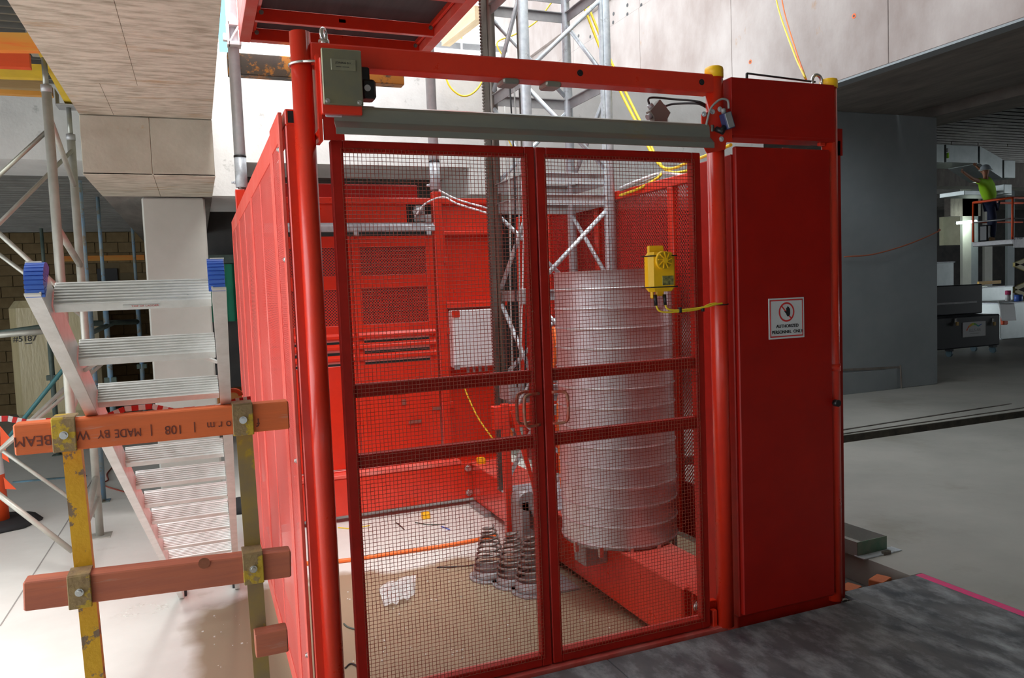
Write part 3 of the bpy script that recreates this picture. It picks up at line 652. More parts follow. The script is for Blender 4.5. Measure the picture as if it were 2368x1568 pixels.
# white control box
wb = thing('control_box', 'white metal control box on the rear red panel behind the left leaf', 'box', (2.4, 6.9, .9))
MB().bbox(2.17, 2.66, RY-.16, RY-.02, .90, 1.43, .012).build('box_body', WHITE, wb)
b = MB(); b.box(2.165,2.235,RY-.17,RY-.155,1.37,1.43); b.box(2.60,2.665,RY-.17,RY-.155,1.37,1.43); b.build('corner_clip', RED, wb)
b = MB(); b.box(2.165,2.215,RY-.17,RY-.155,.885,.93); b.box(2.61,2.66,RY-.17,RY-.155,.885,.93); b.build('corner_foot', GREY, wb)
for i, x in enumerate((2.32, 2.38, 2.44, 2.5)): MB().tube([(x,RY-.09,.90),(x,RY-.09,.84)], .015, 8).build('cable_gland', GREY, wb)

# ================================================================== base frame
bf = thing('base_frame', 'heavy red steel base frame lying round the hoist pit', 'frame', (2.4, 5, -.35))
b = MB(); b.bbox(.36, 2.62, 6.86, 7.03, -.335, -.0, .01); b.build('rear_beam', RED, bf)
b = MB(); b.bbox(.42, 2.2, 6.85, 6.99, .0, .03, .004); b.build('rear_ledge', RED_DUST, bf)
b = MB(); b.bbox(2.30, 2.61, 3.44, 6.86, -.355, 0.0, .012); b.build('side_beam', RED, bf)
b = MB(); b.bbox(2.285, 2.625, 3.40, 6.86, -.008, .006, .003); b.build('beam_flange', RED_DUST, bf, 'pale dusty top flange')
MB().bbox(2.33,2.50,3.385,3.40,-.36,-.02,.004).build('end_bracket', RED, bf)
MB().bbox(2.32,2.52,3.33,3.44,-.02,.014,.004).build('end_bracket', RED_DUST, bf)
MB().bbox(2.40,2.415,3.12,3.385,-.36,-.07,.004).build('end_bracket', RED, bf)
MB().bbox(2.42,2.62,3.08,3.44,-.36,-.10,.01).build('end_bracket', RED, bf)
b = MB(); b.hexbolt((2.365,3.385,-.10),(0,-1,0),.024,.045); b.hexbolt((2.50,3.08,-.19),(0,-1,0),.022,.05); b.hexbolt((2.262,6.86,-.05),(0,-1,0),.022,.03); b.hexbolt((2.262,6.86,-.28),(0,-1,0),.022,.03)
b.build('bolt', CHROME, bf)
for y in (4.9, 5.6, 6.2): MB().bbox(2.6,2.9,y,y+.12,-.30,-.1,.006).build('cross_member', RED, bf)
MB().bbox(2.1,2.9,5.2,5.35,-.34,-.05,.006).build('cross_member', RED, bf)
b = MB(); b.bbox(2.25,2.66,3.1,3.4,-.4,-.355,.004); b.bbox(2.25,2.66,6.4,6.8,-.4,-.355,.004); b.bbox(.4,.7,6.86,7.0,-.4,-.335,.004); b.build('packer', GREY, bf)
for i, q in enumerate(((1112,1058,6.75),(985,1193,None))):
    if q[2]: p = at(q[0], q[1], 1, q[2]); z = .004
    else: p = at(q[0], q[1]+6, 2, -.4); z = -.4
    o = MB().bbox(p.x-.035, p.x+.035, p.y-.035, p.y+.035, z, z+.055, .006).build('plastic_block', YEL)
    tag(o, ('yellow plastic block sitting on the rear beam', 'yellow plastic block lying on the pit floor')[i], 'block')

# ================================================================== mast
ms = thing('hoist_mast', 'galvanised lattice hoist mast standing inside the red enclosure', 'mast', (2.65, 5.6, 0))
BX, DX, BY, AY = 2.215, 2.862, 5.08, 5.72
MZ0, MZ1 = 0.01, 8.0
for (x, y, r, mt, lab) in ((BX,BY,.037,GALV,None),(DX,BY,.034,GALV,None),(BX,AY,.036,STEEL,'dark greasy mast tube'),(DX,AY,.036,GALV,None)):
    MB().tube([(x,y,MZ0),(x,y,MZ1)], r, 18).build('mast_tube', mt, ms, lab)
rk = MB(); rk.box(BX-.075,BX-.035,AY-.02,AY+.02,MZ0,MZ1)
for i in range(330): z = .02+i*.024; rk.box(BX-.082,BX-.074,AY-.018,AY+.018,z,z+.012)
rk.build('rack', STEEL, ms)
MB().box(DX-.05,DX-.034,BY-.02,BY+.012,MZ0,MZ1).build('guide_strip', GALV, ms)
MB().box(BX+.10,BX+.115,AY-.3,AY-.28,2.0,4.3).build('cable_strip', STEEL, ms)
FACES = (((BX,BY),(DX,BY)),((BX,AY),(DX,AY)),((BX,BY),(BX,AY)),((DX,BY),(DX,AY)))
rings = []
for J in (.80, 2.31, 3.82, 5.33, 6.84): rings += [J-.075, J+.075, J+.755]
for z in rings:
    for k, (p, q) in enumerate(FACES):
        d = Vector((q[0]-p[0], q[1]-p[1], 0)).normalized()*.035
        b = MB(); b.bar((p[0]+d.x,p[1]+d.y,z),(q[0]-d.x,q[1]-d.y,z),.006,.075); b.bar((p[0]+d.x,p[1]+d.y,z+.035),(q[0]-d.x,q[1]-d.y,z+.035),.045,.006)
        b.build('ring_channel', GALV if k == 0 else GREY, ms)
for J in (-.71, .80, 2.31, 3.82, 5.33):
    for h in (0, 1):
        za, zb_ = (J+.12, J+.71) if h == 0 else (J+.80, J+1.39)
        if zb_ < .1: continue
        za = max(za, .03)
        for k, (p, q) in enumerate(((FACES[0]), (FACES[1][1],FACES[1][0]), (FACES[2][1],FACES[2][0]), FACES[3])):
            a_, c_ = (p, q) if h == 0 else (q, p)
            MB().tube([(a_[0],a_[1],zb_),(c_[0],c_[1],za)], .0165, 10).build('diagonal', GALV, ms)
# mast base plate on the beam
MB().bbox(2.15,2.89,5.0,5.8,.006,.02,.004).build('base_plate', GALV, ms)
# guide poles on the rear gate
for i, (x, zt) in enumerate(((.41, 7.5), (2.105, 7.5))):
    gp = thing('guide_pole', ('galvanised guide pole rising from the left rear corner of the enclosure','galvanised guide pole rising beside the mast from the rear gate')[i], 'pole', (x, RY, 2.53))
    MB().tube([(x,RY,2.62),(x,RY,zt)], .046, 18).build('pole_tube', POLE, gp)
    MB().tube([(x,RY,2.55),(x,RY,2.80)], .049, 18).build('pole_sleeve', GALV, gp)
    MB().tube([(x,RY,2.53),(x,RY,2.56)], .03, 12).build('spigot', STEEL, gp)
    MB().tube([(x,RY,2.80),(x,RY,2.815)], .051, 18).build('black_band', BLACK, gp)
    MB().hexbolt((x-.05,RY,2.59),(-1,0,0),.01,.03).build('bolt', GALV, gp)
b = MB(); b.bbox(.37,.47,6.90,7.02,3.70,3.73,.003); b.bbox(.37,.47,6.90,7.02,3.86,3.89,.003); b.bar((.38,6.93,3.73),(.46,6.93,3.87),.05,.012); b.bbox(.36,.38,6.90,7.0,3.70,3.89,.002); b.bbox(.33,.37,6.93,6.98,3.74,3.80,.004)
tag(b.build('pole_bracket', WHITE), 'pale steel bracket fixing the hoist platform to the left guide pole', 'bracket')

# ================================================================== raised platform
pf = thing('hoist_platform', 'red hoist platform raised overhead, seen from below with dark floor boards', 'platform', (1.3, 6, 3.72))
PZ = 3.72
x0, x1, y0, y1 = .452, 2.04, 4.95, 6.88
DKP = mat('dark_platform_board', (.035,.032,.036), (.06,.055,.06), 3, .55, stretch=(4,.3,1))
for (a, c, d, e) in ((x0,x0+.085,y0,y1),(x1-.085,x1,y0,y1)):
    MB().bbox(a, c, d, e, PZ, PZ+.11, .004).build('side_channel', RED_DUST, pf)
for (d, w) in ((y0,.1),(5.50,.07),(6.33,.045),(6.80,.08)):
    MB().bbox(x0+.085, x1-.085, d, d+w, PZ+.002, PZ+.10, .004).build('cross_channel', RED, pf)
for (d, e) in ((y0+.1,5.50),(5.57,6.33),(6.375,6.80)):
    MB().box(x0+.085, x1-.085, d, e, PZ+.098, PZ+.11).build('floor_board', DKP, pf)
    for a in (x0+.10, x1-.125): MB().bbox(a, a+.025, d, e, PZ+.06, PZ+.10, .003).build('board_bearer', RED, pf)
for x in (1.2,):
    MB().bbox(x-.03, x+.03, 6.33, 6.5, PZ+.04, PZ+.072, .003).build('cleat', RED, pf)
for x in (x0, x1-.01): MB().box(x, x+.01, y0, y1, PZ+.11, PZ+1.2).build('platform_side', RED_DUST, pf)
b = MB()
for x in (x0+.13, x1-.13):
    for y in (5.46, 6.28, 6.76): b.hexbolt((x,y,PZ+.05),(0,-1,-.3),.012,.02)
b.build('bolt', STEEL, pf)
o = MB().bbox(.36, 1.87, 7.04, 7.16, 3.50, 3.68, .006).build('steel_beam', mat('rusty_dark_beam', (.03,.028,.027), (.07,.05,.025), 3, .6, c3=(.38,.15,.01), s3=5, t3=.50, w3=.06)); tag(o, 'rusty dark beam with orange patches below the raised platform', 'beam')

# ================================================================== zinc cable drum
cb = thing('cable_drum', 'tall ribbed zinc cable drum standing on the base frame behind the right leaf', 'drum', (2.45, 4.36, .01))
CC = (2.45, 4.36, 0); R0 = .368
prof = [(R0, .012)]
n = 14; pitch = (1.70-.02)/n
for k in range(n):
    z = .02+k*pitch
    prof += [(R0, z+.002), (R0, z+.008), (R0+.0065, z+.0115), (R0+.0065, z+.0135), (R0, z+.017), (R0, z+.023)]
prof += [(R0, 1.69), (R0+.006, 1.70)]
MB().lathe(prof, CC, 64, cap=False).build('drum_shell', SILVER, cb)
MB().lathe([(R0-.006,1.70),(R0-.006,.02)], CC, 64, cap=False).build('inner_shell', SILVER, cb)
MB().lathe([(R0,.012),(R0-.0,.03)], CC, 64, cap=True).build('drum_floor', SILVER, cb)
b = MB()
for t in (-2.9, -2.4, -1.9, -1.4, -.9): b.box(CC[0]+R0*cos(t)-.012, CC[0]+R0*cos(t)+.012, CC[1]+R0*sin(t)-.012, CC[1]+R0*sin(t)+.012, -.03, .03)
b.build('clip', CHROME, cb)
MB().bbox(2.14, 2.30, 4.25, 4.40, -.13, .012, .004).build('support_bracket', GREY, cb)

# ================================================================== drive gear beside the mast (seen through the centre stiles)
dg_ = thing('mast_foot_unit', 'red and grey machinery standing at the foot of the mast', 'machine', (2.1, 5.15, -.4))
MB().bbox(1.955,2.01,5.10,5.15,-.20,.80,.004).build('red_upright', RED, dg_)
MB().bbox(1.9,2.3,5.12,5.2,.62,.78,.004).build('red_crossbar', RED, dg_)
MB().bar((2.02,5.08,.75),(2.22,5.08,-.02),.02,.03).build('red_strut', RED, dg_)
b = MB(); b.bbox(2.02,2.20,4.95,5.05,-.38,.10,.008); b.bbox(1.99,2.05,4.9,5.1,-.38,.14,.006); b.build('grey_housing', GREY, dg_)
b = MB(); b.tube([(2.04,4.9,.14),(2.04,5.05,.14)], .065, 20); b.tube([(2.14,4.86,.07),(2.14,5.02,.07)], .075, 20); b.tube([(2.14,4.84,.07),(2.14,4.87,.07)], .05, 16); b.build('pulley', GREY, dg_)
b = MB(); b.bar((2.0,4.93,-.05),(2.22,4.93,-.18),.06,.04); b.build('grey_arm', GREY, dg_)
MB().bbox(2.09,2.20,4.98,5.03,1.50,1.61,.006).build('grey_cleat', GREY, dg_)
MB().bbox(2.05,2.2,5.2,5.4,.80,.98,.006).build('grey_cleat', GREY, dg_)
MB().tube([(2.22,5.15,2.18),(2.30,5.15,2.20)], .04, 14).build('buffer_puck', WHITE, dg_)
# trailing cables
for i, (x, y, z0, z1, mt, lab) in enumerate(((2.10,5.2,.75,2.9,GREYCAB,'leftmost'),(2.145,5.2,.9,3.1,BLACK,'second from the left'),(2.175,5.2,.8,3.2,GREYCAB,'third from the left'),(2.20,5.2,1.1,2.6,WHTCAB,'fourth from the left'),(2.225,5.2,.7,3.0,BLACK,'nearest the centre stile'))):
    P = spline([(x,y,z1),(x+.012,y,z1*.7+z0*.3),(x-.008,y,z1*.4+z0*.6),(x-.02-.01*i,y,z0)])
    tag(MB().tube(P, .006, 6).build('trailing_cable', mt), 'thin vertical trailing cable beside the mast rack, %s' % lab, 'cable', 'trailing cables beside the mast')
tag(MB().tube(spline([(2.25,5.15,1.25),(2.20,5.15,.95),(2.10,5.15,.78),(2.06,5.15,.55)]), .013, 8).build('grey_hose', GREY), 'grey bent conduit curving down behind the centre stiles', 'hose')

# ================================================================== buffer springs
bu = thing('buffer_unit', 'grey buffer base with three conical coil springs on the pit floor', 'buffer', (1.95, 4.95, -.4))
sp = [(1.80,5.05),(1.90,4.86),(1.965,4.68)]
b = MB()
for (x, y) in sp: b.tube([(x,y,-.4),(x,y,-.385)], .15, 28)
b.bbox(1.85,2.25,4.55,5.15,-.4,-.386,.004); b.build('base_plate', GREY, bu)
for i, (x, y) in enumerate(sp):
    zb = -.386; 
    MB().lathe([(.118,0),(.122,.01),(.118,.07 if i == 2 else .05),(.110,.072 if i == 2 else .052)], (x,y,zb), 32).build('spring_seat', GREY, bu)
    P = []; turns = 8; N_ = 26*turns; zs = zb+(.07 if i == 2 else .05)
    for k in range(N_+1):
        t = k/N_; r = .112*(1-t)**.85*.75+.112*.25*1.15; P.append((x+r*cos(2*pi*turns*t), y+r*sin(2*pi*turns*t), zs+.30*t**.95))
    MB().tube(P, .0085, 6).build('coil_spring', SPRING, bu)
# orange hose on the floor
tag(MB().tube(spline([(.42,6.0,-.385),(.86,5.85,-.385),(1.3,5.82,-.385),(1.75,5.80,-.385),(2.15,5.83,-.385)]), .0165, 12).build('orange_hose', ORCAB), 'orange hose stretched across the pit floor', 'hose')
tag(MB().tube(spline([at(1068,870,1,6.7),at(1075,900,1,6.7),at(1105,965,1,6.6),at(1140,1015,1,6.5),at(1150,1030,1,6.5)]), .007, 8).build('yellow_cable', YELCAB), 'yellow cable hanging from the white control box', 'cable')
tag(MB().tube(spline([at(1250,905,1,5.0)+Vector((.06,0,0)),at(1283,830,1,4.95),at(1280,760,1,4.95),at(1287,790,1,4.9),at(1298,860,1,4.85),at(1290,960,1,4.9),at(1296,1080,1,4.9),at(1300,1130,1,4.9)]), .012, 8).build('orange_cable', ORCAB), 'orange cable hanging between the mast and the zinc drum', 'cable')
P = [at(*q, 1, 5.6) for q in ((1180,940),(1175,985),(1200,1020),(1225,1008))]
tag(MB().tube(spline(P), .014, 8).build('orange_cable', ORCAB), 'orange looped cable low behind the left leaf near the handles', 'cable')

# cables over the enclosure
def cabl(name, pts, r, mt, lab):
    tag(MB().tube(spline(pts, 8), r, 8).build(name, mt), lab, 'cable')
cabl('white_cable', [at(1015,440,1,6.95),at(1060,462,1,6.8),at(1145,486,1,6.2)], .008, WHTCAB, 'white cable from the guide pole to the mast, upper of the pair')
cabl('white_cable', [at(960,500,1,6.9),at(985,470,1,6.85),at(1025,456,1,6.8),at(1060,472,1,6.6),at(1145,498,1,6.2)], .008, WHTCAB, 'white cable arching from the rear gate motor to the mast')
cabl('yellow_cable', [at(1348,10,1,5.6),at(1400,140,1,5.3),at(1470,280,1,4.9),at(1530,385,1,4.6),at(1600,372,1,4.2),at(1690,335,1,3.6)], .010, YELCAB, 'yellow cable falling past the mast to the top of the right panel')
cabl('yellow_cable', [at(1360,15,1,5.6),at(1412,140,1,5.3),at(1480,280,1,4.9),at(1538,392,1,4.6),at(1620,388,1,4.2),at(1690,385,1,3.6)], .010, YELCAB, 'second yellow cable alongside the first, turning level at the right panel')
cabl('yellow_cable', [at(1434,452,1,4.95),at(1480,435,1,4.7),at(1520,412,1,4.6),at(1532,398,1,4.6)], .010, YELCAB, 'yellow cable lying along the top of the right perforated panel')
cabl('grey_cable', [at(1434,435,1,4.95),at(1475,418,1,4.7),at(1530,400,1,4.6),at(1580,405,1,4.3),at(1620,400,1,4.0)], .010, WHTCAB, 'pale grey cable over the right perforated panel, upper one')
cabl('grey_cable', [at(1434,441,1,4.95),at(1478,424,1,4.7),at(1528,404,1,4.6)], .007, GREYCAB, 'thin dark grey cable over the right perforated panel, lower one')
cabl('yellow_rope', [at(1785,-60,1,5.6),at(1800,20,1,5.0),at(1835,120,1,4.0),at(1862,180,1,3.0)], .006, YELCAB, 'yellow cord falling from above to the top of the cabinet')
cabl('orange_rope', [at(1800,-60,1,5.6),at(1812,20,1,5.0),at(1838,110,1,4.0),at(1864,184,1,3.0)], .005, ORCAB, 'orange cord falling beside the yellow one to the cabinet')
cabl('yellow_cable', [at(1024,155,1,8.0),at(1040,200,1,8.0),at(1070,222,1,8.0),at(1100,210,1,8.0),at(1125,170,1,8.0),at(1135,130,1,8.0),at(1140,100,1,8.0)], .010, YELCAB, 'yellow cable hanging in a loop against the white band beam')
cabl('yellow_cable', [at(1108,160,1,7.9),at(1150,270,1,7.9),at(1205,380,1,7.9)], .008, YELCAB, 'straight yellow cable slanting behind the mast')
cabl('yellow_cable', [at(1280,0,1,8),at(1240,50,1,8),at(1190,80,1,8),at(1150,98,1,8),at(1162,130,1,8)], .008, YELCAB, 'thin yellow cable running up to the right behind the mast')
# ================================================================== barricade, left foreground
BYY = 2.42
bar = thing('barricade', 'timber and steel edge barricade with two orange rails in the left foreground', 'barrier', (-.1, BYY, .5))
k = BYY/2.25
def zb(z): return 1.612+(z-1.612)*k
Q = [(at(28.5,983,1,BYY), at(667,928,1,BYY), TIMB_R, .084), (at(52,1348,1,BYY), at(673,1275,1,BYY), TIMB_R2, .080)]
rails = []
for (a, c, mt, h) in Q:
    b = MB(); M = frame(a, (c-a), (0,1,0)); L = (c-a).length
    # local: x along, y depth, z = x cross y -> up
    b.bbox(0, L, 0, .062, -h, 0, .004, M)
    rails.append(b.build('timber_rail', mt, bar))
for i, (px, py, sz, s_) in enumerate(((-.445,0,0,0),)): pass
def stamp(body, px, py, size, wx=1):
    p = at(px, py, 1, BYY-.0012); M = frame(p, (-1,0,0.03), (0,0,-1)) @ Matrix.Diagonal((wx,1,1,1)); text(body, size, M, STAMP, rails[0], 'stencil_lettering', .0003)
stamp('BEAM', 76, 1019, .040, .9); stamp('W', 192, 1006, .038, .8); stamp('BY', 240, 1003, .034, .8); stamp('MADE', 296, 1000, .034, .75); stamp('|', 350, 997, .036); stamp('108', 402, 993, .036, .9); stamp('|', 450, 990, .034); stamp('f', 597, 976, .036); stamp('o r m', 507, 983, .034, .9)
MB().tube([at(472,1302,1,BYY)+Vector((0,-.0005,0)), at(472,1302,1,BYY)+Vector((0,-.003,0))], .016, 20).build('knot', mat('timber_knot', (.22,.07,.03), (.34,.11,.06), 30, .7), rails[1])
# posts (angle iron) and clamps
for i, (pa, pb) in enumerate((((165,1030),(219,1568)), ((565,1005),(606,1568)))):
    a = at(*pa, 1, BYY+.07); c = at(*pb, 1, BYY+.07)
    d = (a-c).normalized(); top = a+d*.06; bot = c-d*((c.z-FL)/d.z)
    po = MB().bar(bot, top, .047, .006, (0,1,0)); r_ = Vector((1,0,0))
    po.bar(bot+Vector((.020,.02,0)), top+Vector((.020,.02,0)), .006, .045, (0,1,0))
    pob = po.build('barrier_post', YPAINT if i == 0 else mat('brown_chipped_yellow_paint', (.34,.23,.06), (.25,.18,.10), 9, .6, c3=(.45,.30,.03), s3=8, t3=.55, w3=.05), bar)
for (px, py) in ((148,1006),(562,971),(184,1369),(586,1315)):
    p = at(px, py, 1, BYY-.006); 
    cl = MB(); cl.bbox(p.x-.029, p.x+.029, BYY-.010, BYY-.001, p.z-.046, p.z+.046, .002); cl.bbox(p.x-.029,p.x+.029,BYY-.008,BYY+.07,p.z+.044,p.z+.049,.002)
    o = cl.build('rail_clamp', YRUST, bar)
    MB().hexbolt((p.x,BYY-.010,p.z),(0,-1,0),.0075,.009).build('bolt', CHROME, o)
b = MB(); b.bbox(at(655,1560,1,BYY).x-.075,at(655,1560,1,BYY).x+.02,BYY,BYY+.06,.53,.60,.003); b.build('toe_board_end', TIMB_R2, bar)
# tape on the top rail
P = [at(*q, 1, BYY+.12) for q in ((-40,970),(18,968),(60,976),(240,966),(288,946),(352,940),(400,950),(500,942),(545,927),(580,922))]
for i in range(len(P)-1):
    n_ = 4
    for j in range(n_):
        a = P[i].lerp(P[i+1], j/n_); c = P[i].lerp(P[i+1], (j+1)/n_)
        if i == 0 and j == 0:
            tp = thing('barrier_tape', 'red and white barrier tape strung behind the top rail', 'tape', tuple(P[0]))
        MB().bar(a, c, .0012, .016).build('tape_band', (SIGNR if (i*n_+j) % 2 else WHITE), tp)
o = MB().tube([at(540,925,1,BYY+.1)+Vector((.022*cos(t),0,.012+.018*sin(t))) for t in [i*pi/8 for i in range(9)]], .007, 8).build('orange_clip', ORANGE); tag(o, 'small orange plastic clip on the top timber rail', 'clip')

# ================================================================== ladder
ld = thing('aluminium_ladder', 'aluminium step ladder with blue end caps lying across the barricade', 'ladder', (-.13, 2.0, 1.5))
LU = Vector((.0223,.8819,-.4709)).normalized(); LX = Vector((1,0,0)); LN = LX.cross(LU).normalized()  # LN up from the ladder face
if LN.z < 0: LN = -LN
LA = Vector((-.293,1.965,1.637)); LB = Vector((.036,1.965,1.637)); S = .295; LEN = (1.637-FL)/.4709
for P0, s_ in ((LA, 1), (LB, -1)):
    b = MB(); a = P0-LU*.11; c = P0+LU*(LEN-.03)
    b.bar(a-LN*.02, c-LN*.02, .004, .075, LN)                       # web
    b.bar(a+LN*.018-LX*s_*.014, c+LN*.018-LX*s_*.014, .030, .004, LN); b.bar(a-LN*.057-LX*s_*.014, c-LN*.057-LX*s_*.014, .030, .004, LN)
    b.build('stile', ALU, ld)
    e = P0-LU*.10
    # blue ribbed cap: curved over the stile end
    cp = MB(); n = 14
    for i in range(n):
        t0 = rad(-65+i*170/n); t1 = rad(-65+(i+.72)*170/n); R = .046
        cc = e-LN*.018+LU*.02
        def pt(t, r): return cc+(-LU*cos(t)+LN*sin(t))*r
        q = [pt(t0,R),pt(t1,R),pt(t1,.02),pt(t0,.02)]
        xs_ = LX*.0175
        cp.add([p-LX*s_*.010-xs_ for p in q]+[p-LX*s_*.010+xs_ for p in q], [(0,1,2,3),(7,6,5,4),(0,4,5,1),(1,5,6,2),(2,6,7,3),(3,7,4,0)])
    R = .043; ring = [cc+(-LU*cos(rad(t))+LN*sin(rad(t)))*R for t in range(-66, 106, 8)]+[cc]
    xs_ = LX*.0165; m_ = len(ring)
    cp.add([p-LX*s_*.010-xs_ for p in ring]+[p-LX*s_*.010+xs_ for p in ring], [tuple(range(m_)), tuple(range(2*m_-1, m_-1, -1))]+[(i, (i+1) % m_, m_+(i+1) % m_, m_+i) for i in range(m_)])
    cp.build('end_cap', BLUE, ld)
    MB().bar(c+LU*.0, c-LU*.06, .034, .08, LN).build('ladder_foot', RUBBER, ld)
TN = (-LU*cos(rad(15))+LN*sin(rad(15))).normalized(); TD = LX.cross(TN).normalized()
if TD.z < 0: TD = -TD
for n in range(14):
    c = (LA+LB)/2+LU*S*n; hw = (LB-LA).length/2-.004
    M = frame(c, LX, TD)     # z = LX x TD
    sgn = 1 if (Vector((M[0][2],M[1][2],M[2][2]))).dot(TN) > 0 else -1
    b = MB(); b.bbox(-hw, hw, -.030, .030, -.002, .002, .001, M)
    for i in range(6):
        y = -.022+i*.0088; b.bbox(-hw, hw, y-.0022, y+.0022, min(0,sgn*.006), max(0,sgn*.006), .001, M)
    b.bbox(-hw, hw, -.034, -.030, min(sgn*-.022,sgn*.004), max(sgn*-.022,sgn*.004), .001, M); b.bbox(-hw, hw, .030, .034, min(sgn*-.018,sgn*.004), max(sgn*-.018,sgn*.004), .001, M)
    b.build('tread', ALU, ld)
for n in (1, 3, 7):
    for P0, s_ in ((LA, 1), (LB, -1)):
        b = MB(); b.bar(P0+LU*S*n+LX*s_*.07-LN*.02, P0+LU*(S*n+.085)-LN*.02, .012, .004, LN); b.build('knee_brace', ALU, ld)
p = (LA+LB)/2-TD*.0347-TN*.009; lbm = frame(p+Vector((.02,0,0)), LX, TN); lb_ = MB().box(-.045,.03,-.004,.004,0,.0006,lbm).build('tread_label', BONE, ld)
text('TOP OF LADDER', .0075, lbm @ Matrix.Translation((0,0,.0009)), SIGNR, lb_, depth=.0001)

# ================================================================== shoring frame
sf = thing('shoring_frame', 'grey steel shoring frame with jacks and cross braces behind the ladder', 'scaffold', (-.9, 7, FL))
FX = -.9; FY, KY = 6.45, 7.55
for y, zt in ((FY, 3.15), (KY, 3.02)):
    MB().tube([(FX,y,FL),(FX,y,zt)], .032, 14).build('leg', SCAF, sf)
    MB().bbox(FX-.09,FX+.09,y-.09,y+.09,FL,FL+.008,.002).build('base_plate', SCAF, sf)
    MB().tube([(FX,y,zt-.05),(FX,y,zt+.26)], .019, 12).build('jack_screw', GALV_D, sf)
    MB().tube([(FX,y,zt-.02),(FX,y,zt+.03)], .036, 14).build('jack_nut', GREY, sf)
    uh = MB(); zt2 = zt+.25; uh.bbox(FX-.08,FX+.08,y-.1,y+.1,zt2,zt2+.012,.002); uh.bbox(FX-.085,FX-.077,y-.1,y+.1,zt2,zt2+.13,.002); uh.bbox(FX+.077,FX+.085,y-.1,y+.1,zt2,zt2+.13,.002)
    uh.build('u_head', GREY, sf)
for (z0, z1) in ((2.95,2.70),(2.15,2.0),(1.15,1.0),(.05,.20)):
    pass
MB().tube([(FX,FY,2.98),(FX,KY,2.62)], .021, 10).build('frame_brace', SCAF, sf)
MB().tube([(FX,FY,2.18),(FX,KY,1.95)], .026, 10).build('frame_brace', SCAF, sf)
MB().tube([(FX,FY,-.15),(FX,KY,.12)], .026, 10).build('frame_brace', SCAF, sf)
MB().tube([(FX,FY,.85),(FX,KY,1.05)], .026, 10).build('frame_brace', SCAF, sf)
def brace(q0, y0, q1, y1, r=.017, mt=SCAF):
    MB().tube([at(*q0, 1, y0), at(*q1, 1, y1)], r, 10).build('cross_brace', mt, sf)
brace((112,300),FY,(-40,440),FY+.2,.016,GALV_D); brace((170,345),KY,(-40,555),FY+.1)
brace((-40,505),FY+.1,(130,660),FY-.05); brace((-40,560),KY,(195,735),KY)
brace((-40,1080),FY,(205,845),KY,.018); brace((-20,1060),FY,(250,830),KY,.014)
brace((-40,1010),KY,(230,1200),KY,.016); brace((-40,1115),FY,(168,1275),FY,.020)
brace((155,1035),FY-.1,(-40,1090),FY,.01) if False else None
MB().tube([at(228,1148,0,FX), at(196,1215,0,FX)], .026, 10).build('frame_brace', SCAF, sf)
# formwork timbers over the frame
def timb(name, a, c, w, h, mt, lab, cat='timber'):
    tag(MB().bar(a, c, w, h).build(name, mt), lab, cat, 'formwork timbers over the shoring frame')
timb('bearer_beam', (-.885,6.0,3.465), (-.885,7.72,3.352), .075, .13, TIMB_Y, 'yellow formwork bearer running back along the shoring heads')
for i, (pa, pb, y, h, mt, lab) in enumerate((((-60,98),(88,100),5.9,.11,TIMB_O,'topmost orange formwork timber with a worn knot'),((-60,137),(70,142),6.3,.10,mat('scarlet_form_timber',(.62,.07,.01),(.52,.06,.01),3,.6,stretch=(.3,3,3)),'scarlet formwork timber below the topmost orange one'),((-60,162),(104,168),6.7,.10,TIMB_Y,'mustard formwork timber ending at the front shoring head'),((-60,184),(106,192),7.1,.11,TIMB_B,'brown formwork timber below the mustard one'),((-60,204),(122,213),7.5,.08,mat('amber_form_timber',(.50,.22,.03),(.62,.28,.05),3,.6,stretch=(.3,3,3)),'lowest amber formwork timber against the band beam'))):
    timb('formwork_timber', at(*pa,1,y), at(*pb,1,y), .07, h, mt, lab)
# steel props
def prop(px, py, y, zt, r, lab, mt=BLUEP):
    p = at(px, py, 1, y); t = thing('steel_prop', lab, 'prop', (p.x, y, FL), 'adjustable steel props in the left bay')
    MB().tube([(p.x,y,FL),(p.x,y,zt*.62)], r*1.25, 12).build('outer_tube', mt, t)
    MB().tube([(p.x,y,zt*.62),(p.x,y,zt)], r*.85, 12).build('inner_tube', mt, t)
    MB().bbox(p.x-.07,p.x+.07,y-.07,y+.07,FL,FL+.008,.002).build('foot_plate', mt, t)
    b = MB(); b.bbox(p.x-.06,p.x+.09,y-.03,y+.03,1.66,1.74,.004); b.bbox(p.x-.07,p.x+.07,y-.03,y+.03,.62,.69,.004); b.build('wedge_collar', GREENP, t)
prop(204, 700, 8.88, 2.85, .028, 'blue and white flaked steel prop close behind the shoring frame')
prop(243, 700, 11.0, 2.95, .026, 'blue-topped grey steel prop left of the column')
prop(318, 700, 13.0, 2.95, .026, 'dark blue steel prop nearest the concrete column')
prop(116, 800, 12.0, 2.65, .026, 'dark steel prop in front of the wrapped pallet', GREENP)
def tubeob(q0, q1, y0, y1, r, mt, lab):
    tag(MB().tube([at(*q0,1,y0), at(*q1,1,y1)], r, 10).build('scaffold_tube', mt), lab, 'tube')
tubeob((-40,775),(150,748),10.8,10.8,.03,GREENP,'upper dark green scaffold tube across the wrapped pallet')
tubeob((-40,778),(150,762),9.8,9.8,.033,SCAF,'lower pale scaffold tube across the wrapped pallet')
tubeob((210,770),(260,748),10.4,11.2,.03,GREENP,'short slanting scaffold tube behind the blue prop')
tubeob((205,748),(318,744),12.0,13.0,.04,GREENP,'scaffold tube between the two rear props')
tubeob((-60,1112),(190,800),9.9,9.0,.022,mat('teal_tube',(.04,.16,.17),rough=.5),'teal scaffold brace slanting behind the pale cross braces')
